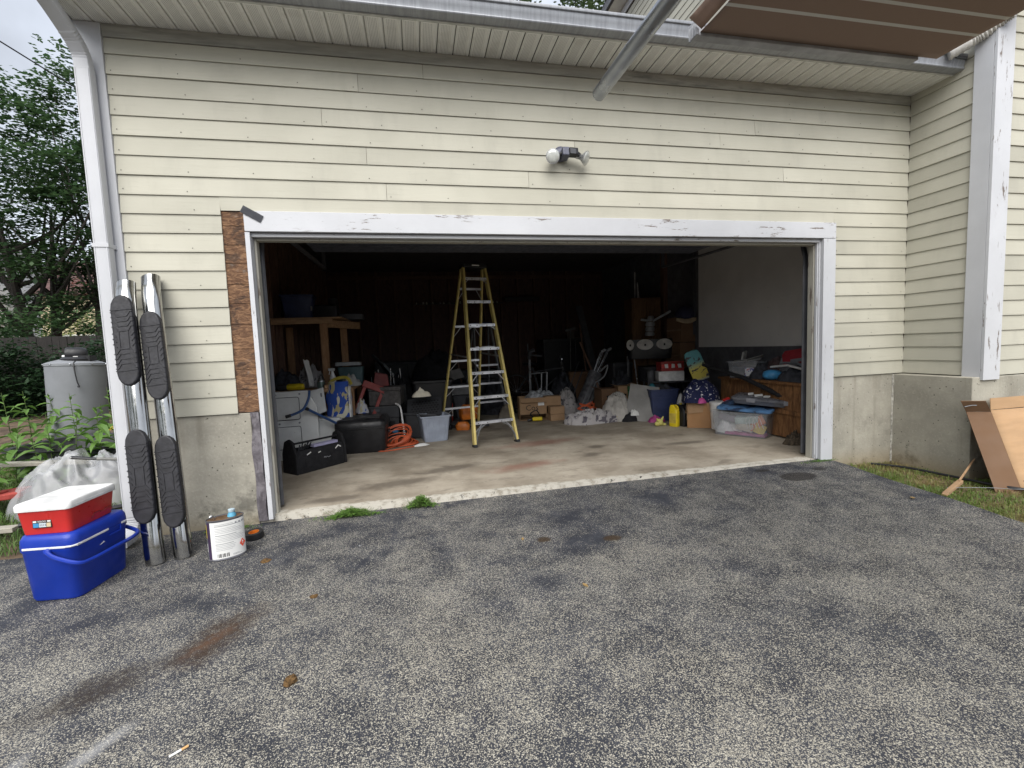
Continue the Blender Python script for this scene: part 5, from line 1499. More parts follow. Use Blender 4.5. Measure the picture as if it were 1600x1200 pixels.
# orange extension cord coil
rnd = random.Random(9)
pts = []
for i in range(17*16):
    a = i/16*2*math.pi; k = i/(17*16)
    rr = .19*(.62+.38*math.sin(i*.031+1)) ; 
    pts.append((math.cos(a)*rr*(1.05+.2*math.sin(i*.013)) + .05*math.sin(i*.021), math.sin(a)*rr*.62 + .03*math.cos(i*.017), .010+.25*k*(.55+.45*math.sin(a+i*.002))*(1-.25*math.sin(i*.05))))
mb = MB(); mb.tube(pts, .0075, 6)
mb.tube(curve_pts([(-.05,-.12,.02),(-.18,-.22,.009),(-.26,-.26,.009),(-.14,-.30,.009),(.06,-.22,.009),(.20,-.14,.009),(.28,-.10,.02)],6), .0075, 6)
tag(mb.build('extension_cord', ORCORD, loc=(1.66,2.27,0), smooth=True, recalc=False), 'tangled orange extension cord heaped beside the black trunk', 'extension cord')
o = pile('paper_scrap', (1.93,2.16,.002), .12, .04, .02, PAPER, 3, .5, 3, .3, 20, 6); tag(o, 'flat white paper scrap on the floor under the cord', 'paper')

# ---- left loft shelf and low bench with clutter
ws = thing('loft_shelf', 'rough lumber shelf on tall posts along the dark left wall', 'shelf', (0,0,0))
mb = MB(); mb.box((.10,2.80,1.62), (.86,2.84,1.685)); mb.build('front_rail', LUMBERX, ws)
mb = MB(); mb.box((.06,2.82,1.687), (.98,3.7,1.705)); mb.build('deck', LUMBERX, ws)
mb = MB(); mb.bar((.78,2.86,1.62), (1.10,3.6,1.62), .04, .10); mb.build('side_rail', LUMBERX, ws)
for (x, y) in ((.735,2.865),(.90,3.45),(.12,3.6)):
    mb = MB(); mb.box((x-.045,y-.02,0), (x+.045,y+.02,1.62)); mb.build('post', LUMBER, ws)
sb_ = thing('blue_tote', 'dark blue plastic tote on the loft shelf at left', 'tote', (.38, 3.15, 1.706), (0,0,R(5)))
mb = MB(); mb.loft([rring(.34,.30,.03,0,3), rring(.40,.36,.03,.29,3), rring(.43,.39,.03,.295,3), rring(.43,.39,.03,.32,3)]); mb.build('body', BLUED, sb_, smooth=True, angle=40)
mb = MB(); mb.box((.17,-.205,.10), (.19,-.19,.16)); mb.build('label', GREYP, sb_)
for (x, y, w, h, m, nm, lb_, ct) in ((.95,3.3,.42,.20,BLACK,'black_case','low black case on the loft shelf','case'), (1.05,3.55,.12,.32,CHAR,'dark_canister','dark canister on the loft shelf beside the case','canister'), (1.30,3.55,.34,.09,GREYD,'grey_block','flat grey block at the right end of the loft shelf','block')):
    mb = MB(); mb.loft([rring(w,.26,.03,0,3), rring(w*.97,.25,.03,h*.9,3), rring(w*.85,.2,.03,h,3)]); tag(mb.build(nm, m, loc=(x-.28,y,1.707), smooth=True, angle=40), lb_, ct)
lb2 = thing('work_bench', 'low dark workbench under the loft shelf covered in clutter', 'bench', (.62, 2.85, 0))
mb = MB(); mb.box((-.52,-.50,.74), (.50,.55,.775)); mb.build('top', LUMBERX, lb2)
for sx, sy in ((-.48,-.30),(.46,-.30),(-.48,.5),(.46,.5)):
    mb = MB(); mb.box((sx-.03,sy-.03,0), (sx+.03,sy+.03,.74)); mb.build('leg', LUMBER, lb2)
BZ = .777
fl = thing('torch', 'yellow and grey cylinder torch lying on the bench edge', 'torch', (.36, 2.42, BZ+.042), (0,0,R(-6)))
mb = MB(); mb.lathe([(.034,-.02),(.040,0),(.040,.16),(.034,.175)], 16, rot=(0,R(90),0)); mb.build('body', YELLOW, fl, smooth=True, angle=40)
mb = MB(); mb.lathe([(.036,-.13),(.042,-.12),(.042,-.02),(.036,-.018)], 16, rot=(0,R(90),0)); mb.build('head', CHAR, fl, smooth=True, angle=40)
pc = thing('paint_tin', 'small green and steel tin on the bench beside the wooden post', 'tin', (.72, 2.50, BZ))
mb = MB(); mb.lathe([(.045,0),(.048,.003),(.048,.10),(.045,.103),(.03,.104)], 18); mb.build('tin', P('tin_green', (.16,.22,.20), .4, .4), pc, smooth=True, angle=40)
mb = MB(); mb.lathe([(.0485,.085),(.0495,.09),(.0485,.10)], 18, caps=False); mb.lathe([(.03,.105),(.035,.12),(.02,.15)],12); mb.build('rim', STEEL, pc, smooth=True)
sh_ = MB(); sh_.grid(lambda u, v: ((u-.5)*.06+.03*v, .02*math.sin(v*5), .36*v*(1-.1*u)+.01*math.sin(u*7+v*9)), 4, 12)
tag(sh_.build('white_sheet_strip', PAPER, loc=(.60,2.55,BZ+.03), rot=(R(-6),R(-14),0), solid=.003, recalc=False), 'bright white strip of sheet standing upright on the bench', 'sheet')
spb = thing('spray_bottle', 'white trigger spray bottle on the bench behind the tin', 'bottle', (.83, 2.72, BZ))
mb = MB(); mb.lathe([(.038,0),(.04,.01),(.038,.13),(.018,.18),(.014,.21)], 16, sx=1, sy=.65); mb.build('bottle', WPLAST, spb, smooth=True, angle=50)
mb = MB(); mb.box((-.05,-.012,.21), (.03,.012,.245)); mb.bar((-.03,0,.21),(-.045,0,.16),.012,.01); mb.build('trigger', WPLAST, spb, bevel=.004)
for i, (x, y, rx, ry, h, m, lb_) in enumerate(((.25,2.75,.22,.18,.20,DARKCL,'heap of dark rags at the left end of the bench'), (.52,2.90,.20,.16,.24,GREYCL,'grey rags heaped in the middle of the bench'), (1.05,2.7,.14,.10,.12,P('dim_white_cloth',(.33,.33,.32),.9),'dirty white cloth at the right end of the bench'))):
    o = pile('rag_heap', (x,y,BZ), rx, ry, h, m, 20+i, .6, 3.4, .2*i, 30, 10, ridge=False); tag(o, lb_, 'rags')
mb = MB(); mb.box((-.09,-.05,0),(.09,.05,.05)); tag(mb.build('wood_block', LUMBERX, loc=(.86,2.43,BZ), rot=(0,0,R(14)), bevel=.003), 'small wood block on the bench front edge', 'wood block')
mb = MB(); mb.box((-.06,-.05,0),(.06,.05,.03)); tag(mb.build('white_box', WPLAST, loc=(1.0,2.46,BZ), bevel=.003), 'flat white box on the bench by the blue bag', 'box')
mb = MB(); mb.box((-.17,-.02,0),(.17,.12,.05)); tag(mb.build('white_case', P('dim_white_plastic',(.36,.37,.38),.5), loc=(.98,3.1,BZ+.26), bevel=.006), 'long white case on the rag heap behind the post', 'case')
mb = MB(); mb.loft([rring(.30,.2,.03,0,3), rring(.34,.24,.03,.24,3)]); tag(mb.build('teal_bucket', P('dim_teal',(.07,.12,.13),.5), loc=(1.02,3.1,BZ), smooth=True, angle=40), 'dim teal bucket below the white case', 'bucket')
# leaning screen panel and tools beyond
mb = MB(); mb.box((-.02,-.30,0),(.02,.30,.80)); tag(mb.build('grey_sheet', P('grey_green_panel',(.10,.115,.12),.45), loc=(1.75,4.1,.50), rot=(R(20),R(-38),R(10)), bevel=.006), 'dim grey panel tilted against the clutter in the shadows', 'panel')
tb2 = thing('tool_stand', 'stand of upright tools with shiny shafts in the dark behind the red frame', 'tools', (1.45, 3.5, 0))
mb = MB(); mb.box((-.25,-.15,0),(.3,.15,.70)); mb.build('bin', BLACK, tb2)
for k in range(9):
    mb = MB(); x = -.20+k*.055; mb.tube([(x,0,.68),(x+.02*math.sin(k*3),-.02,.84+.12*math.sin(k*2.2)**2)], .005, 5); mb.build('tool_shaft', STEEL, tb2, smooth=True)
big = pile('tarp_heap', (2.25,4.6,0), .55, .5, 1.25, BLACKC, 31, .25, 2, 0, 36, 16); tag(big, 'tall black covered heap in the dark left of the ladder', 'tarp')
gx = thing('white_bin', 'white plastic storage drawers in the shadows left of the ladder', 'storage drawers', (2.62, 4.35, .40))
mb = MB(); mb.box((-.2,-.15,-.4),(.22,.2,.0)); mb.box((-.2,-.15,.0),(.22,.2,.20)); mb.build('case', GREYD, gx, bevel=.01)
mb = MB(); mb.box((-.19,-.165,.02),(.21,-.15,.19)); mb.build('drawer', P('dim_drawer',(.24,.24,.24),.6), gx, bevel=.006)
mb = MB(); mb.grid(lambda u,v: ((u-.5)*.34,(v-.5)*.2,.06*math.sin(u*4)+.12*u), 6,3); tag(mb.build('folded_card', P('dim_card',(.22,.21,.20),.8), loc=(2.55,4.30,.70), rot=(R(55),R(-20),0), solid=.005, recalc=False), 'folded grey card on top of the drawers', 'card')
# fire extinguisher + leaf blower
fe = thing('fire_extinguisher', 'small red fire extinguisher by the ladder rear leg', 'fire extinguisher', (2.40, 3.45, .10))
mb = MB(); mb.lathe([(.045,0),(.05,.01),(.05,.26),(.035,.31),(.018,.325)], 18); mb.build('cylinder', P('extinguisher_red',(.36,.03,.028),.35), fe, smooth=True, angle=50)
mb = MB(); mb.lathe([(.0505,.07),(.0508,.08),(.0508,.18),(.0505,.19)], 18, caps=False); mb.build('label', PAPER, fe, smooth=True)
for i in range(3):
    mb = MB(); mb.box((-.03+.022*i,-.0525,.09+.03*(i%2)),(-.012+.022*i,-.0508,.12+.03*(i%2))); mb.build('label_mark', INK, fe)
mb = MB(); mb.lathe([(.018,.325),(.02,.36),(.015,.37)],12); mb.box((-.06,-.012,.37),(.02,.012,.385)); mb.bar((-.0,0,.36),(.07,0,.41),.018,.01); mb.build('valve', P('valve_grey',(.32,.32,.34),.35,.5), fe, bevel=.002)
mb = MB(); mb.box((-.16,-.14,-.10),(.22,.16,.0)); mb.build('stand', BLACK, fe)
lbw = thing('leaf_blower', 'orange power tool with black hose beside the extinguisher', 'leaf blower', (2.70, 3.50, .10), (0,0,R(10)))
mb = MB(); mb.loft([rring(.26,.18,.04,0,4), rring(.30,.22,.05,.06,4), rring(.28,.2,.05,.17,4), rring(.16,.12,.04,.23,4)]); mb.build('body', ORANGE, lbw, smooth=True, angle=50)
mb = MB(); mb.tube(curve_pts([(-.02,0,.22),(-.02,-.06,.34),(.08,-.06,.36),(.14,-.04,.28),(.16,.0,.42),(.16,.05,.55)],6), .028, 10); mb.build('hose', BLACK, lbw, smooth=True)
ow = thing('chainsaw', 'orange tool lying on the floor under the leaf blower', 'chainsaw', (2.56, 3.10, 0), (0,0,R(-12)))
mb = MB(); mb.loft([rring(.20,.12,.04,0,3), rring(.22,.14,.04,.07,3), rring(.14,.08,.03,.12,3)]); mb.build('body', ORANGE, ow, smooth=True, angle=50)
mb = MB(); mb.box((.09,-.012,.04),(.40,.012,.09)); mb.build('bar', BLACK, ow)
mb = MB(); mb.tube([(-.1,0,.06),(-.2,0,.10),(-.19,0,.04)],.014,6); mb.build('handle', BLACK, ow, smooth=True)
# bicycle-like white frame (hand truck)
ht = thing('hand_truck', 'pale metal frame with handle standing in the dark behind the boxes', 'hand truck', (3.98, 4.45, 0), (0,0,R(-8)))
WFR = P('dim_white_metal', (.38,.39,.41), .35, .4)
mb = MB(); mb.tube([(-.02,0,.15),(-.01,.05,1.0)], .022, 8); mb.build('upright', WFR, ht, smooth=True)
mb = MB()
for a, b in (((-.02,.0,.70),(.30,.0,.72)),((.30,0,.72),(.28,0,.34)),((.28,0,.34),(-.02,0,.32)),((.20,0,.70),(.18,0,.33))): mb.tube([a,b], .013, 6)
mb.build('cross_frame', WFR, ht, smooth=True)
mb = MB(); mb.tube(curve_pts([(-.02,.04,.98),(.0,-.02,1.10),(.08,-.04,1.14)],4), .035, 8); mb.tube([(0,.04,1.05),(.22,.02,1.02)],.02,6); mb.tube([(-.02,.05,1.0),(-.04,.05,1.26)],.014,6); mb.build('handle', GREYD, ht, smooth=True)
mb = MB(); mb.lathe([(.10,-.02),(.12,0),(.10,.02)],18,c=(-.10,.05,.12),rot=(0,R(90),0)); mb.build('wheel', BLACK, ht, smooth=True)
# open cardboard box with lettering and small boxes beside
cx = thing('cardboard_box', 'open cardboard box with bold black letters in the middle of the floor', 'cardboard box', (3.83, 3.62, 0), (0,0,R(-6)))
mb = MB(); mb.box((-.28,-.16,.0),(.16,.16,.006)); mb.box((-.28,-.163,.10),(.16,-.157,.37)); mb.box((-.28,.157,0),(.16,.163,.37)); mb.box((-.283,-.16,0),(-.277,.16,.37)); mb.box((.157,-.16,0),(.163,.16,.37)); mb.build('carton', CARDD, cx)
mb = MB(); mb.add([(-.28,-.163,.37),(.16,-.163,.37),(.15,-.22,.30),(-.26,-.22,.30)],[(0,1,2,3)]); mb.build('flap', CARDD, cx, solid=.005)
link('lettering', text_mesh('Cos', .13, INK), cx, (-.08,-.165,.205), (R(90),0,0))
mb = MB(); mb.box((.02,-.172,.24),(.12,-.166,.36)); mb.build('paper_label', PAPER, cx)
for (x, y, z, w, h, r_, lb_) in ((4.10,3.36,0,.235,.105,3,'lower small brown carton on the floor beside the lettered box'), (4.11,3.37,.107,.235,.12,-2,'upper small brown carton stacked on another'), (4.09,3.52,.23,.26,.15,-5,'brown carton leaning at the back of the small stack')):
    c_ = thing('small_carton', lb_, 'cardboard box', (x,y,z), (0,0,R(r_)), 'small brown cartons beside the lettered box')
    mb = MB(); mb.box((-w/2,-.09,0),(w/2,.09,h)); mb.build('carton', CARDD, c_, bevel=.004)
    mb = MB(); mb.box((-w/2,-.012,h+.0004),(w/2,.012,h+.0012)); mb.build('tape', P('parcel_tape',(.32,.22,.12),.35), c_)
dr = thing('yellow_drill', 'small yellow and black power tool on the floor by the lettered box', 'drill', (3.72, 3.34, .0), (0,0,R(-10)))
mb = MB(); mb.obox((.06,0,.045),(.16,.07,.06)); mb.build('body', YELLOW, dr, bevel=.015)
mb = MB(); mb.tube([(-.02,0,.04),(-.10,0,.02)],.02,8); mb.tube(curve_pts([(.0,0,.07),(-.05,.0,.13),(.05,0,.18),(.10,0,.10)],4),.010,6); mb.build('grip', BLACK, dr, smooth=True)
o = pile('crumpled_cloth', (3.95,3.75,.33), .26, .16, .12, P('cloth_blue_white',(.34,.36,.38),.9,var=.5,sc=18), 41, .6, 3, 0, 30, 10); tag(o, 'crumpled pale cloth spilling from the lettered box', 'cloth')
o = pile('plastic_bag', (4.35,3.55,0), .20, .16, .36, GREYCL, 43, .4, 4, 0, 60, 22, ridge=True); tag(o, 'dull grey plastic bag right of the small cartons', 'bag')
# folding chair / golf bag
gbag = thing('golf_bag', 'leaning grey golf bag with straps and clubs in the dark centre', 'golf bag', (4.72, 3.95, 0), (R(6), R(24), R(10)))
mb = MB(); mb.lathe([(.12,0),(.13,.03),(.12,.5),(.13,.75),(.12,.78)], 18); mb.build('bag', P('golf_grey',(.11,.11,.12),.7,var=.5,sc=12), gbag, smooth=True, angle=50)
for k in range(4):
    mb = MB(); a = -2.2+k*.5; mb.bar((.13*math.cos(a),.13*math.sin(a),.05),(.125*math.cos(a+.1),.125*math.sin(a+.1),.62),.02,.012); mb.build('strap', GREYP, gbag)
mb = MB(); mb.tube(curve_pts([(0,-.13,.60),(.05,-.22,.75),(.04,-.2,.95),(0,-.12,.80)],5),.022,6,flat=.5); mb.build('shoulder_strap', P('strap_grey',(.28,.29,.30),.6), gbag, smooth=True)
for k in range(5):
    mb = MB(); mb.tube([(-.05+k*.025,.02*(k%2),.7),(-.07+k*.04,.03*(k%3),1.12+.03*k)],.006,5); mb.obox((-.07+k*.04,.03*(k%3)-.02,1.14+.03*k),(.025,.06,.05)); mb.build('golf_club', STEEL, gbag, bevel=.004)
for i, (a, b, r, lb_) in enumerate((((5.10,3.5,0),(4.86,4.2,1.25),.018,'dark wooden pole leaning in the middle of the dark area'), ((5.45,4.6,0),(5.30,5.4,2.0),.03,'long board leaning against the back right wall'), ((4.4,3.7,.05),(4.9,4.2,.75),.010,'thin rod leaning behind the golf bag'), ((4.3,3.75,.02),(4.85,4.25,.9),.008,'second thin rod behind the golf bag'))):
    mb = MB()
    if i == 1: mb.bar(a, b, .14, .03)
    else: mb.tube([a, b], r, 7)
    tag(mb.build('leaning_pole', GREYD if i else STUD, smooth=i != 1), lb_, 'pole')
# blankets, cords, cardboard boxes, grey board in the centre right
BLK = m_print('patterned_blanket', (.42,.40,.40), [((.12,.11,.13), .56, .60)], 9, (1,1,1))
o = pile('patterned_blanket', (4.52,2.86,0), .42, .17, .13, BLK, 51, .7, 6, .05, 90, 26, ridge=True, profile=.4); tag(o, 'grey and white patterned blanket crumpled on the floor', 'blanket')
o = pile('rolled_blanket', (5.02,2.98,0), .26, .20, .32, P('pale_blanket',(.42,.40,.37),.9,var=.12,sc=12,col2=(.46,.35,.06),thr=(.66,.68),csc=3), 53, .38, 3.6, .3, 70, 24, ridge=True, profile=.45); tag(o, 'bundled pale blanket with yellow patch before the cartons', 'blanket')
o = pile('dark_jacket', (5.12,2.78,0), .18, .12, .12, BLACKC, 55, .5, 3, 0, 30, 10); tag(o, 'black jacket on floor at the foot of the grey board', 'jacket')
o = pile('crumpled_paper', (5.17,2.74,.09), .09, .07, .07, PAPER, 56, .6, 4, 0, 24, 8); tag(o, 'crumpled white paper on the black jacket', 'paper')
mb = MB()
pp = [(math.cos(i*.5)*.16*(1-.01*i)+.02*math.sin(i), math.sin(i*.5)*.08, .12+.003*i+.02*math.sin(i*1.3)) for i in range(40)]
mb.tube(pp, .009, 5); tag(mb.build('orange_cable', ORCORD, loc=(4.50,2.98,.06), smooth=True), 'coil of orange cable on the patterned blanket', 'cable')
for nm, x, y, w, d, h, r_, m, lb_ in (('cardboard_box',5.02,3.45,.30,.28,.46,4,CARDB,'dark cardboard box with oval hand hole behind the pale blanket'), ('cardboard_box',5.25,3.30,.22,.24,.50,-8,CARDD,'light cardboard box between the dark carton and the grey board')):
    c_ = thing(nm, lb_, 'cardboard box', (x,y,0), (0,0,R(r_)))
    mb = MB(); mb.box((-w/2,-d/2,0),(w/2,d/2,h)); mb.build('carton', m, c_, bevel=.004)
    mb = MB(); mb.prism(rrect(.09,.035,.016,4),0,.003,m=Matrix(((1,0,0,-.02),(0,0,-1,-d/2),(0,1,0,h*.72),(0,0,0,1)))); mb.build('hand_hole', DARK, c_)
    for k in (-1, 1):
        mb = MB(); mb.add([(k*w/2,-d/2,h),(k*w/2,d/2,h),(k*(w/2+.08),d/2,h+.03),(k*(w/2+.08),-d/2,h+.03)],[(0,1,2,3)]); mb.build('flap', m, c_, solid=.005)
mb = MB(); mb.bar((5.33,3.16,.02),(5.30,3.18,.50),.06,.02); tag(mb.build('green_garland', P('garland_green',(.03,.10,.04),.9,var=.6,sc=40,bump=1), bevel=.006), 'dark green garland strip hanging between boxes', 'garland')
mb = MB(); mb.loft([rring(.22,.3,.03,0,3), rring(.26,.34,.03,.45,3)]); tag(mb.build('grey_bin', P('bin_grey',(.16,.165,.18),.4), loc=(5.50,3.20,0), smooth=True, angle=40), 'grey bin partly covered by the leaning board', 'bin')
bd_ = thing('grey_board', 'square grey board leaning diagonally in front of the bins', 'board', (5.22, 2.66, .0), (R(-14), R(9), R(-32)))
mb = MB(); mb.box((-.23,0,0),(.20,.018,.56)); mb.build('board', P('board_grey',(.27,.265,.255),.85,var=.12,sc=6), bd_, bevel=.003)
mb = MB(); mb.lathe([(.008,0),(.008,.002)],8,c=(-.03,-.001,.34),rot=(R(90),0,0)); mb.build('knot', INKG, bd_)
mb = MB(); mb.box((.201,.001,.0),(.206,.017,.56)); mb.build('raw_edge', CARD, bd_)
nb = thing('navy_tote', 'open navy blue plastic tote right of the grey board', 'tote', (5.60, 2.72, 0), (0,0,R(-10)))
mb = MB(); mb.loft([rring(.36,.34,.03,0,3), rring(.40,.38,.03,.36,3), rring(.42,.40,.03,.362,3), rring(.43,.41,.03,.46,3), rring(.45,.43,.03,.465,3), rring(.45,.43,.03,.485,3), rring(.41,.39,.03,.48,3), rring(.36,.34,.03,.05,3)]); mb.build('shell', BLUED, nb, smooth=True, angle=40)
mb = MB(); mb.lathe([(.05,0),(.05,.10),(.02,.14)],14,c=(-.12,.02,.42)); mb.build('cyan_cup', P('dim_cyan',(.03,.16,.20),.4), nb, smooth=True, angle=40)
o = pile('tote_content', (0,.0,.40), .18, .16, .13, DARKCL, 61, .6, 3, 0, 24, 8, parent=nb)
o = pile('pink_cloth', (5.42,2.53,0), .14, .08, .07, PINKP, 62, .6, 3, 0, 24, 8); tag(o, 'small magenta cloth on the floor under the navy tote', 'cloth')
toy = thing('plush_toy', 'small yellow plush toy lying on the floor by the navy tote', 'plush toy', (5.30, 2.22, .0), (0,0,R(15)))
PLU = P('plush_yellow',(.56,.52,.16),.95,bump=.3)
mb = MB(); mb.lathe([(.01,0),(.05,.015),(.055,.05),(.035,.09),(.005,.10)],14); mb.lathe([(.005,-.03),(.032,-.015),(.035,.01),(.02,.03),(.004,.033)],12,c=(-.07,-.02,.035)); mb.tube([(.03,0,.07),(.06,-.01,.13)],[.022,.010],8); mb.tube([(-.03,0,.07),(-.06,-.01,.11)],[.020,.010],8); mb.tube([(.03,-.03,.02),(.07,-.05,.02)],[.02,.014],8); mb.build('body', PLU, toy, smooth=True, angle=80)
mb = MB()
for x, z in ((-.015,.062),(.018,.062),(.002,.045)): mb.lathe([(.005,0),(.003,.004)],8,c=(x,-.052,z),rot=(R(90),0,0))
mb.build('eye', INK, toy)
def jug(name, loc, rot, m, capm, label, cat, lab=None):
    t = thing(name, label, cat, loc, rot)
    mb = MB()
    mb.loft([rring(.12,.085,.02,0,3), rring(.125,.09,.02,.01,3), rring(.125,.09,.02,.215,3), rring(.10,.08,.02,.26,3,-.012), rring(.05,.06,.018,.295,3,-.03), rring(.036,.05,.016,.305,3,-.035)]); mb.build('bottle', m, t, smooth=True, angle=45)
    mb = MB(); mb.tube(curve_pts([(-.01,0,.295),(.03,0,.298),(.058,0,.262),(.060,0,.20)],5), .012, 8); mb.build('handle', m, t, smooth=True)
    mb = MB(); mb.lathe([(.019,0),(.019,.022),(.016,.024)],14,c=(-.035,0,.303)); mb.build('cap', capm, t, smooth=True, angle=40)
    if lab:
        mb = MB(); mb.box((-.050,-.0465,.05),(.050,-.0452,.19)); mb.build('label', lab, t)
    return t
jug('oil_jug', (5.46, 2.10, 0), (0,0,R(-62)), P('jug_yellow',(.72,.55,.02),.4), BLACK, 'bright yellow motor oil jug on the floor', 'oil jug', P('jug_label',(.55,.42,.08),.5))
jug('oil_jug', (5.575, 2.07, 0), (0,0,R(-70)), BLACK, P('gold_cap',(.40,.32,.05),.4), 'black oil jug beside the bright yellow one', 'oil jug', None)
o = pile('white_rag', (5.60,2.16,.30), .05, .06, .14, P('rag_white',(.45,.45,.45),.9), 64, .4, 3, 0, 20, 8); tag(o, 'white rag behind the black oil jug', 'rag')
# ---- right: cardboard box with bag on it
cb2 = thing('cardboard_box', 'brown cardboard box with folded flaps under the patterned bag', 'cardboard box', (5.82, 1.98, 0), (0,0,R(-32)))
mb = MB(); mb.box((-.20,-.19,0),(.22,.20,.35)); mb.build('carton', P('card_orange',(.34,.185,.085),.8,var=.1,sc=3), cb2, bevel=.005)
for (a, b, c_, d_) in (((-.20,-.192,.352),(.02,-.192,.352),(.0,-.205,.22),(-.19,-.205,.20)), ((.04,-.192,.352),(.22,-.192,.352),(.22,-.205,.25),(.09,-.205,.21)), ((-.202,-.19,.352),(-.202,.19,.352),(-.215,.17,.22),(-.215,-.17,.20))):
    mb = MB(); mb.add([a,b,c_,d_],[(0,1,2,3)]); mb.build('flap', CARDD, cb2, solid=.005)
mb = MB(); mb.box((-.205,-.14,.10),(-.2005,-.09,.2)); mb.build('tape', P('tape_tan',(.40,.30,.18),.4), cb2)
NAVY = m_print('anchor_print', (.014,.018,.060), [((.60,.60,.62), .62, .635)], 26)
ab = pile('patterned_bag', (5.80,1.98,.355), .27, .23, .27, NAVY, 71, .22, 2.4, .3, 44, 18, profile=.38); tag(ab, 'navy bag with white anchor print slumped on the cardboard box', 'bag')
o = pile('magenta_cloth', (5.68,1.78,.352), .07, .05, .06, PINKP, 72, .4, 3, 0, 20, 8); tag(o, 'magenta cloth peeking from under the patterned bag', 'cloth')
# clear tub with lid and contents
ct = thing('clear_tub', 'clear plastic tub full of craft things with light blue lid', 'storage tub', (5.92, 1.27, 0), (0,0,R(-58)))
mb = MB(); mb.loft([rring(.60,.36,.05,0,4), rring(.66,.42,.05,.28,4), rring(.68,.44,.05,.285,4), rring(.68,.44,.05,.305,4), rring(.65,.41,.05,.30,4), rring(.59,.35,.05,.012,4)]); mb.build('shell', CLEARB, ct, smooth=True, angle=40)
mb = MB(); mb.loft([rring(.60,.42,.06,0,4), rring(.64,.45,.06,.012,4), rring(.64,.45,.06,.03,4), rring(.60,.41,.06,.042,4), rring(.52,.33,.06,.036,4)]); l_ = mb.build('lid', P('lid_blue',(.10,.22,.42),.35,col2=(.03,.05,.10),thr=(.50,.56),csc=5), ct, smooth=True, angle=40, loc=(.02,.07,.325), rot=(R(7),R(2),R(3)))
for (c_, s_, r_, m) in (((-.12,-.06,.13),(.25,.02,.16),(R(-20),R(8),R(10)),PAPER), ((.17,-.08,.17),(.20,.015,.13),(R(-30),R(-35),R(5)),P('orange_card',(.62,.17,.04),.6)), ((.22,-.10,.10),(.12,.02,.12),(R(-20),R(25),R(20)),P('yellow_card',(.62,.44,.04),.6)), ((.05,-.02,.20),(.26,.18,.08),(R(5),R(-6),R(10)),P('pale_teal_card',(.42,.52,.50),.7)), ((.06,-.10,.028),(.46,.12,.03),(0,0,R(2)),PINKP), ((-.02,.06,.03),(.5,.2,.03),(0,0,0),P('blue_card',(.10,.14,.34),.6)), ((.04,-.06,.11),(.20,.10,.09),(R(5),R(8),R(-6)),P('cream_block',(.60,.56,.46),.6)), ((-.16,-.1,.21),(.22,.01,.08),(R(-10),R(12),0),P('grey_card',(.17,.15,.18),.6))):
    mb = MB(); mb.obox(c_, s_, r_); mb.build('tub_content', m, ct, bevel=.004)
o = pile('tub_content', (-.20,-.06,.02), .11, .09, .14, P('film_white',(.60,.61,.62),.25), 74, .5, 3, 0, 24, 10, parent=ct)
mb = MB()
for k in range(3): mb.tube(curve_pts([(.10+.03*k,-.16,.10),(.08+.04*k,-.165,.22),(.14+.04*k,-.165,.26),(.20+.04*k,-.165,.12)],5),.003,5)
mb.build('white_string', PAPER, ct, smooth=True)
wbk = thing('white_bucket', 'white bucket rim just behind the clear tub', 'bucket', (5.90, 1.70, 0))
mb = MB(); mb.lathe([(.11,0),(.13,.33),(.137,.335),(.137,.36),(.128,.37),(.10,.372)],24); mb.build('bucket', WPLAST, wbk, smooth=True, angle=40)
mb = MB(); mb.obox((.06,-.04,.40),(.08,.05,.03),(0,R(-20),0)); mb.build('red_clip', RED, wbk, bevel=.004)
# grey flat case over it
fc = thing('flat_grey_case', 'flat grey translucent under-bed case resting on the tub and bench ledge', 'case', (6.20, 1.12, .385), (R(2), R(3.5), R(-50)))
mb = MB(); mb.loft([rring(.80,.40,.04,0,3), rring(.84,.44,.04,.05,3), rring(.86,.46,.04,.052,3), rring(.86,.46,.04,.075,3), rring(.80,.40,.04,.085,3)]); mb.build('case', P('case_grey',(.13,.135,.155),.3), fc, smooth=True, angle=40)
for k in (-.2,.2):
    mb = MB(); mb.box((k-.05,-.236,.03),(k+.05,-.228,.082)); mb.build('latch', P('latch_grey',(.20,.205,.23),.35), fc, bevel=.003)
for (x, y, w, a, m) in ((-.15,-.05,.09,20,PAPER),(-.05,-.1,.07,-30,PAPER),(.05,-.03,.05,40,STEEL),(.30,-.05,.16,25,P('aluminium_scrap',(.5,.5,.5),.3,.8)),(-.25,.02,.06,10,PAPER)):
    mb = MB(); mb.obox((x,y,.10),(w,.035,.018),(R(8),R(-8),R(a))); mb.build('scrap', m, fc)
# wooden bench along right wall
wbn = thing('wood_chest', 'long stained wooden chest along the right wall heaped with things', 'chest', (0,0,0))
mb = MB(); mb.box((6.12,.55,.645),(6.545,2.05,.675)); mb.build('top', OAK, wbn, bevel=.004)
for k in range(9):
    mb = MB(); mb.box((6.145,.60+k*.158,.02),(6.165,.60+k*.158+.153,.643)); mb.build('plank', OAK, wbn, bevel=.003)
mb = MB(); mb.box((6.125,.58,.30),(6.142,2.02,.345)); mb.build('rail', OAK, wbn)
mb = MB(); mb.box((6.15,.58,0),(6.54,.597,.643)); mb.build('end_panel', OAK, wbn)
TZ = .677
blk = thing('black_pole', 'black padded pole lying diagonally across the chest and flat case', 'pole', (0,0,0))
mb = MB(); mb.tube([(5.83,1.98,.86),(6.05,1.45,.70),(6.16,.98,.515)],[.022,.028,.030],8); mb.build('shaft', BLACKC, blk, smooth=True)
mb = MB(); mb.tube([(6.16,.98,.515),(6.19,.86,.49)],[.034,.03],8); mb.build('tip', BLACK, blk, smooth=True)
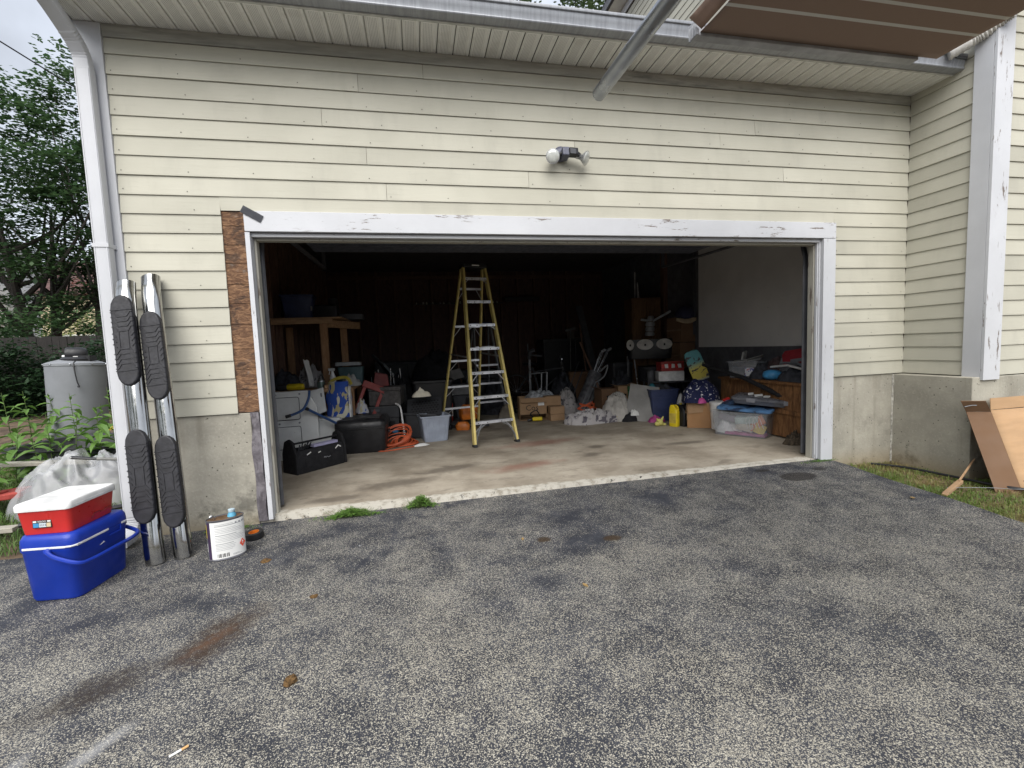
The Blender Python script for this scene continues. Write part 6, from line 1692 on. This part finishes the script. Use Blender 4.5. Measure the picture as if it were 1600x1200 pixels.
b2 = thing('clear_bin', 'small clear plastic bin with papers on the wooden chest', 'storage bin', (6.28, 1.66, TZ), (0,0,R(-62)))
mb = MB(); mb.loft([rring(.36,.26,.03,0,3), rring(.40,.30,.03,.20,3), rring(.43,.33,.03,.205,3), rring(.43,.33,.03,.225,3), rring(.39,.29,.03,.22,3), rring(.35,.25,.03,.01,3)]); mb.build('shell', CLEARB, b2, smooth=True, angle=40)
mb = MB(); mb.box((.04,-.16,.03),(.15,-.150,.14)); mb.build('sticker', m_print('sticker',(.62,.62,.64),[((.06,.08,.28),.54,.57),((.45,.08,.12),.62,.64)],22), b2)
for (c_, s_, r_) in (((.0,0,.235),(.34,.10,.008),(R(10),R(-6),R(8))), ((.10,.02,.26),(.20,.14,.006),(R(-14),R(-16),R(20))), ((-.06,.05,.29),(.02,.10,.12),(R(10),R(14),0))):
    mb = MB(); mb.obox(c_, s_, r_); mb.build('paper', P('grey_paper',(.42,.42,.41),.7), b2)
mb = MB(); mb.box((-.15,-.1,.01),(.14,.1,.15)); mb.build('bin_content', P('dim_content',(.20,.20,.21),.7), b2)
mb = MB(); mb.lathe([(.02,0),(.09,.01),(.115,.05),(.10,.10),(.05,.12),(.005,.122)],20)
tag(mb.build('blue_bowl', CYAN, loc=(6.27,1.20,TZ), smooth=True, angle=80), 'rounded light blue plastic bowl upside down on the chest', 'bowl')
for (x, y, rx, ry, h, m, nm, lb_, ct_) in ((6.36,.86,.20,.30,.16,DARKCL,'clothes_heap','dark grey clothes heaped on the near end of the chest','clothes'), (6.44,1.12,.10,.26,.25,P('grey_fabric',(.20,.20,.21),.9),'grey_towel','grey towel heaped against the wall above the chest','towel'), (6.30,1.42,.14,.14,.16,DARKCL,'dark_bag','dark bag between blue bowl and clear bin','bag'), (6.33,.64,.14,.10,.08,P('navy_cloth',(.06,.07,.13),.9,var=.4,sc=16),'navy_cloth','navy cloth at the very front of the chest','cloth')):
    o = pile(nm, (x,y,TZ), rx, ry, h, m, int(x*10+y*7), .55, 3.2, 0, 36, 12); tag(o, lb_, ct_)
rcl = thing('red_case', 'red fabric case with grey tag against wall over the chest', 'case', (6.44, 1.02, .87), (R(-10),R(-8),R(-82)))
mb = MB(); mb.loft([rring(.30,.10,.03,0,3), rring(.32,.12,.03,.12,3), rring(.26,.09,.03,.17,3)]); mb.build('case', P('red_fabric',(.32,.025,.035),.8,var=.15,bump=.2), rcl, smooth=True, angle=50)
mb = MB(); mb.box((-.02,-.066,.01),(.13,-.060,.05)); mb.build('tag', GREYP, rcl)
for i, (a, b, m, lb_) in enumerate((((6.25,1.20,TZ+.16),(6.25,.72,TZ+.15),WPLAST,'white rolled tube on the clothes heap'), ((6.32,1.10,TZ+.21),(6.30,.70,TZ+.16),GREYP,'grey rolled tube beside the white one'))):
    mb = MB(); mb.tube([a, ((a[0]+b[0])/2+.02,(a[1]+b[1])/2,(a[2]+b[2])/2+.03), b], .022, 8, flat=.6); tag(mb.build('rolled_tube', m, smooth=True), lb_, 'tube')
o = pile('debris', (6.05,.60,0), .14, .10, .10, P('leaf_debris',(.06,.045,.03),.95,var=.6,sc=40,bump=1), 83, .8, 5, 0, 30, 10); tag(o, 'dark leaf debris on the floor in the right front corner', 'debris')
# board with yellow drawing, white box, red box
sf = thing('boogie_board', 'teal and yellow printed foam board tilted behind the patterned bag', 'foam board', (5.99, 2.22, .62), (R(-8), R(-20), R(-24)))
SURF = m_print('board_print', (.50,.42,.03), [((.015,.015,.012), .575, .60)], 13, (1,1,.8))
n_ = NT('board_print_teal')
v_ = n_.co((1,1,1), False); sp_ = n_.n.new('ShaderNodeSeparateXYZ'); n_.lk(v_, sp_.inputs[0])
c__ = n_.mix(n_.ramp(sp_.outputs[2], .16, .30), (.52,.42,.03), (.05,.24,.26))
c__ = n_.mix(n_.ramp(sp_.outputs[2], .05, -.02), c__, (.05,.15,.34))
fig = n_.math('MULTIPLY', n_.ramp(n_.noise(v_, 12, 3, .5, 1.2), .56, .58), n_.math('GREATER_THAN', sp_.outputs[2], .03))
c__ = n_.mix(fig, c__, (.015,.013,.012))
SURF = n_.out(c__, .45, 0, .4)
mb = MB()
poly = [(-.10,0),(.10,0),(.115,.06),(.115,.38),(.095,.44),(.05,.46),(-.05,.46),(-.095,.44),(-.115,.38),(-.115,.06)]
mb.prism(poly, -.02, .02, m=Matrix(((1,0,0,0),(0,0,-1,0),(0,1,0,0),(0,0,0,1)))); mb.build('board', SURF, sf, bevel=.008)
sd_ = thing('shelf_unit', 'low dark shelf unit holding boxes behind the navy tote', 'shelf', (5.92, 3.02, 0), (0,0,R(-20)))
mb = MB(); mb.box((-.35,-.2,.55),(.35,.3,.575)); mb.build('shelf_board', CHAR, sd_)
mb = MB(); mb.box((-.35,-.2,.25),(.35,.3,.27)); mb.build('shelf_board', CHAR, sd_)
for sx in (-.34,.33):
    for sy in (-.19,.28):
        mb = MB(); mb.box((sx-.015,sy-.015,0),(sx+.015,sy+.015,.55)); mb.build('leg', CHAR, sd_)
wbx = thing('white_box', 'long white plastic box on the shelf beneath a red box', 'box', (5.86, 2.88, .577), (0,0,R(-14)))
mb = MB(); mb.box((-.20,-.10,0),(.20,.14,.155)); mb.build('box', WPLAST, wbx, bevel=.012)
rbx = thing('red_box', 'open red box with white and red packets above the white box', 'box', (5.88, 2.89, .734), (0,0,R(-12)))
mb = MB(); mb.box((-.18,-.10,0),(.18,-.095,.05)); mb.box((-.18,.13,0),(.18,.135,.14)); mb.box((-.18,-.1,0),(-.175,.13,.14)); mb.box((.175,-.1,0),(.18,.13,.14)); mb.box((-.18,-.1,.0),(.18,.13,.005)); mb.box((-.18,-.1,.135),(.18,-.06,.15)); mb.build('box', P('box_red',(.36,.045,.04),.5), rbx)
for k in range(6):
    mb = MB(); mb.obox((-.13+k*.052,-.03,.06),(.048,.06,.09),(R(-10),R(-12+8*(k%4)),0)); mb.build('packet', PAPER if k % 2 else RED, rbx)
mb = MB(); mb.lathe([(.05,0),(.055,.01),(.055,.16),(.05,.17)],14); tag(mb.build('dim_canister', GREYD, loc=(5.58,2.98,.577), smooth=True, angle=40), 'grey canister at the left end of the shelf', 'canister')
# drum-like rack with three white ovals, cabinet, cartons on the wall side
hb = thing('sports_rack', 'dark curved rack with three white oval discs in a row', 'rack', (5.98, 3.72, 1.07), (0,0,R(-24)))
mb = MB(); mb.loft([rring(.75,.25,.1,-.16,5), rring(.82,.30,.12,.0,5), rring(.80,.28,.12,.18,5)]); mb.build('body', BLACK, hb, smooth=True, angle=50)
for x, w in ((-.34,.13),(-.09,.28),(.23,.27)):
    mb = MB(); mb.lathe([(.5,0),(.48,.02),(.02,.03)],24,c=(x,-.145,.09),rot=(R(78),0,0),sx=w,sy=.19); d_ = mb.build('disc', P('disc_white',(.60,.58,.54),.5), hb, smooth=True, angle=50)
    mb = MB(); mb.prism(rrect(.03,.04,.012,3),0,.003,m=Matrix(((1,0,0,x),(0,0,-1,-.178),(0,1,0,.085),(0,0,0,1)))); mb.build('emblem', INK, d_)
mb = MB(); mb.lathe([(.25,0),(.26,.25),(.24,.26)],20,c=(.05,0,-.55)); mb.box((-.40,-.05,-1.0),(-.36,.05,-.1)); mb.box((.40,-.05,-1.0),(.44,.05,-.1)); mb.build('stand', CHAR, hb, smooth=True, angle=40)
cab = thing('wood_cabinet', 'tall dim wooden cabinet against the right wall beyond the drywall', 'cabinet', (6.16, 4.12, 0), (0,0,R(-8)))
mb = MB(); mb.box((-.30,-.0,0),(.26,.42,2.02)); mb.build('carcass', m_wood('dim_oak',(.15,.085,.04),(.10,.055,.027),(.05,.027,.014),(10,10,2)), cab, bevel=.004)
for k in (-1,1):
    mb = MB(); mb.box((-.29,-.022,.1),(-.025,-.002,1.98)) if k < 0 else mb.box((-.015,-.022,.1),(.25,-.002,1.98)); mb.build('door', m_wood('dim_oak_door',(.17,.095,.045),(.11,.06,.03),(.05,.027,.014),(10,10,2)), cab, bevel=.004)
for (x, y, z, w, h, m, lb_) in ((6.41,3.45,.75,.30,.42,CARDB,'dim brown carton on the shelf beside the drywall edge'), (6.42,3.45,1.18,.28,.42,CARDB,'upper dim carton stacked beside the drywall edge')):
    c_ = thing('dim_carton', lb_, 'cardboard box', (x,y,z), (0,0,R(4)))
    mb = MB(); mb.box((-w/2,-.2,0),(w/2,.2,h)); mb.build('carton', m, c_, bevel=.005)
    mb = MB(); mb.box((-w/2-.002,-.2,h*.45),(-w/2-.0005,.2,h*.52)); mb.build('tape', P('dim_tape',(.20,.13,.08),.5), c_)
dsh = thing('dark_shelving', 'dark metal shelving under the dim cartons on the right', 'shelving', (6.40, 3.45, 0))
for z in (.3,.72): 
    mb = MB(); mb.box((-.16,-.24,z),(.15,.24,z+.02)); mb.build('shelf_board', CHAR, dsh)
for sx in (-.14,.14):
    for sy in (-.22,.22):
        mb = MB(); mb.box((sx-.015,sy-.015,0),(sx+.015,sy+.015,.72)); mb.build('upright', CHAR, dsh)
cpx = thing('baseball_cap', 'dark cap with pale brim perched on the dim cartons', 'cap', (6.40, 3.30, 1.61), (R(20),0,R(-20)))
mb = MB(); mb.lathe([(.15,0),(.16,.05),(.12,.14),(.03,.18)],18); mb.build('crown', P('cap_navy',(.025,.028,.06),.9), cpx, smooth=True)
mb = MB(); mb.grid(lambda u,v: (-.16+.32*u, -.12-.14*v*math.sin(math.pi*u), .01-.05*v), 8,4); mb.build('brim', P('brim_tan',(.42,.33,.22),.8), cpx, smooth=True, solid=.006, recalc=False)
rb_ = thing('toy_robot', 'grey toy figure with raised arm hanging before the cabinet', 'toy', (6.00, 3.75, 1.33), (0,0,R(-20)))
GR = P('toy_grey',(.24,.25,.27),.5)
mb = MB()
for k in range(3): mb.lathe([(.075,0),(.085,.03),(.07,.075)],12,c=(.005*k,0,-.02+k*.085))
mb.build('body', GR, rb_, smooth=True, angle=50)
mb = MB(); mb.bar((.06,0,.24),(.36,-.02,.40),.05,.04); mb.bar((-.02,0,.25),(-.15,-.02,.27),.05,.04); mb.build('arm', GR, rb_, bevel=.008)
mb = MB(); mb.lathe([(.05,0),(.06,.05),(.04,.09)],12,c=(.02,0,.24)); mb.build('head', GR, rb_, smooth=True)
# wall tool rack at the back
rk = thing('wall_rack', 'narrow rack of shiny tool tips on the dark back wall', 'tool rack', (3.05, 6.98, 2.25))
mb = MB(); mb.box((-1.1,-.02,0),(.95,.02,.02)); mb.build('rail', CHAR, rk)
for k in range(16):
    mb = MB(); x = -1.05+k*.125+.03*math.sin(k*2); mb.lathe([(.016,0),(.022,.02),(.010,.05)],8,c=(x,-.04,.0)); mb.build('tip', P('tip_steel',(.75,.75,.72),.25,.3), rk, smooth=True)
mb = MB(); mb.box((-.42,-.05,-.05),(.42,.05,.05)); tag(mb.build('wall_shelf', BLACK, loc=(4.45,6.95,2.33), bevel=.01), 'short black shelf bar on the dark back wall', 'shelf')
for i, (x, y, w, d, h, lb_) in enumerate(((3.2,6.3,1.2,.5,.75,'dark low cabinet along the back wall'), (1.6,6.2,1.0,.6,1.0,'black shelving mass at the back left'), (5.2,6.2,1.1,.6,1.35,'dark stacked boxes in the back right corner'))):
    t = thing('dark_cabinet', lb_, 'cabinet', (x,y,0))
    mb = MB(); mb.box((-w/2,-d/2,0),(w/2,d/2,h)); mb.build('carcass', CHAR, t, bevel=.01)
    for k in range(3):
        mb = MB(); mb.box((-w/2+.02+k*(w-.04)/3,-d/2-.02,.05),(-w/2+.01+(k+1)*(w-.04)/3,-d/2-.002,h-.05)); mb.build('door', BLACK, t, bevel=.005)
br = thing('hung_broom', 'pale brush head hung upside down in the dark at the back', 'broom', (5.20, 5.7, 1.40), (R(8),0,R(-10)))
mb = MB(); mb.obox((0,0,.14),(.22,.05,.05),(0,R(-14),0)); mb.tube([(0,0,.12),(.02,.1,-1.2)],.012,6); mb.build('head', P('dim_grey_brush',(.16,.16,.16),.7), br)
mb = MB()
for k in range(8): mb.bar((-.08+k*.022,0,.13-.006*k),(-.05+k*.018,0,-.06),.010,.01)
mb.build('bristle', P('dim_bristle',(.12,.11,.10),.9), br)
mb = MB(); mb.tube([(5.98,4.25,2.03),(5.98,4.24,2.50)], .012, 6); mb.tube([(6.05,4.25,2.03),(6.03,4.24,2.32)], [.025,.008], 6)
tag(mb.build('glass_tube', P('tube_glint',(.55,.55,.56),.2,.3), smooth=True), 'thin pale tubes standing upright on the wooden cabinet', 'tube')
# trees behind the viewer, mirrored in the chrome
rnd = random.Random(77)
cs = []
for k in range(150):
    a = R(rnd.uniform(160, 275)); d = rnd.uniform(19, 25)
    cs.append((math.sin(a)*d, -1+math.cos(a)*d, rnd.uniform(.5, 8.5 if a > R(185) else 6)))
o = leaf_cloud('woods', cs, [(1.8,1.5,1.2)]*len(cs), 60, .55, LEAFT, None, 6, .5, .1)
tag(o, 'dark wooded edge across the street behind the viewer', 'woods', kind='stuff')

bk = thing('bicycle', 'dark bicycle parked in the gloom behind the lettered box', 'bicycle', (4.30, 4.75, 0), (R(5), 0, R(-14)))
for x in (-.52, .52):
    mb = MB(); mb.tube([(x+.33*math.cos(a), 0, .34+.33*math.sin(a)) for a in np.linspace(0, 2*math.pi, 29)], .018, 6, caps=False); w_ = mb.build('wheel', BLACK, bk, smooth=True)
    mb = MB()
    for k in range(9):
        a = math.pi*k/9; mb.tube([(x+.32*math.cos(a),0,.34+.32*math.sin(a)),(x-.32*math.cos(a),0,.34-.32*math.sin(a))], .0022, 4)
    sp_ = mb.build('spoke', STEEL, w_); sp_['kind'] = 'stuff'
mb = MB()
for a, b in (((-.52,0,.34),(-.08,0,.32)),((-.08,0,.32),(-.20,0,.80)),((-.20,0,.80),(-.52,0,.34)),((-.18,0,.72),(.36,0,.78)),((-.08,0,.32),(.38,0,.70))): mb.tube([a,b], .016, 6)
mb.build('frame', GREYD, bk, smooth=True)
mb = MB(); mb.tube([(.52,0,.34),(.40,0,.66),(.34,0,.92)], .016, 6); mb.build('fork', STEEL, bk, smooth=True)
mb = MB(); mb.tube([(.34,-.28,.98),(.32,-.1,.94),(.34,0,.93),(.32,.1,.94),(.34,.28,.98)], .013, 6); mb.build('handlebar', STEEL, bk, smooth=True)
mb = MB(); mb.loft([rring(.26,.05,.02,.85,3,-.24), rring(.27,.14,.04,.88,3,-.25), rring(.24,.10,.03,.90,3,-.26)]); mb.build('saddle', BLACK, bk, smooth=True)

# more clutter packed into the dim middle of the garage
def heap(kind, x, y, rx, ry, h, m, seed, lb_, ct_, z=0):
    o = pile(kind, (x, y, z), rx, ry, h, m, seed, .45, 4, .1*seed, 40, 14, ridge=seed % 2 == 0); tag(o, lb_, ct_)
heap('black_bag', 1.66, 3.55, .30, .24, .62, BLACKC, 90, 'slumped black sack behind the grey tote', 'sack')
heap('coat_heap', 3.35, 4.55, .34, .22, .55, DARKCL, 91, 'dark coats piled on the floor behind the yellow ladder', 'coats')
heap('dark_sack', 4.55, 4.35, .30, .22, .50, DARKCL, 92, 'dark sack heaped behind the leaning golf bag', 'sack')
heap('rag_heap', 5.45, 3.75, .26, .18, .52, DARKCL, 94, 'dark rags heaped behind the cartons near the rack', 'rags')
heap('rope_heap', 3.40, 3.95, .16, .12, .16, P('rope_dim', (.17,.15,.12), .9, bump=.6, bsc=40), 96, 'small heap of dull rope on the floor behind the ladder', 'rope')
heap('jacket_heap', 6.42, 1.28, .10, .16, .20, P('jacket_dim', (.08,.05,.05), .9, var=.5, sc=12), 98, 'brown jacket stuffed between wall and blue bowl', 'jacket', TZ)
for (x, y, w, d, h, r_, m, nm, lb_) in ((3.05, 4.9, .55, .4, .62, 8, CHAR, 'dark_tote', 'dark lidded tote on the floor behind the grey ladder'), (4.95, 4.5, .45, .35, .70, -12, CARDB, 'tall_carton', 'tall brown carton standing behind the golf bag'), (5.55, 4.1, .40, .35, .85, 6, CHAR, 'tall_bin', 'tall charcoal bin beside the disc rack')):
    mb = MB(); mb.loft([rring(w*.9, d*.9, .03, 0, 3), rring(w, d, .03, h*.92, 3), rring(w*1.04, d*1.04, .03, h*.93, 3), rring(w*1.02, d*1.02, .03, h, 3)])
    tag(mb.build(nm, m, loc=(x, y, 0), rot=(0, 0, R(r_)), smooth=True, angle=40), lb_, 'tote' if 'tote' in nm else ('bin' if 'bin' in nm else 'cardboard box'))
for (a, b, r_, lb_) in (((2.75, 4.2, 0), (2.62, 4.9, 1.55), .014, 'rake handle leaning in the dark left of the ladder'), ((5.05, 4.2, 0), (5.12, 4.9, 1.6), .013, 'pale shovel handle leaning behind the tall carton'), ((5.72, 3.6, .1), (5.75, 3.95, 1.25), .012, 'chrome golf club leaning beside the rack')):
    mb = MB(); mb.tube([a, b], r_, 7); tag(mb.build('leaning_shaft', STEEL if 'chrome' in lb_ else STUD, smooth=True), lb_, 'handle')

rnd = random.Random(41)
cs = [(rnd.uniform(-15,-6.5), rnd.uniform(10.5,13.5), rnd.uniform(1.0,2.7)) for _ in range(75)]
o = leaf_cloud('understorey', cs, [(.55,.5,.35)]*len(cs), 110, .13, LEAFT, None, 15, .7, .15)
tag(o, 'tangled green understorey growing beyond the dark fence', 'shrubs', kind='stuff')
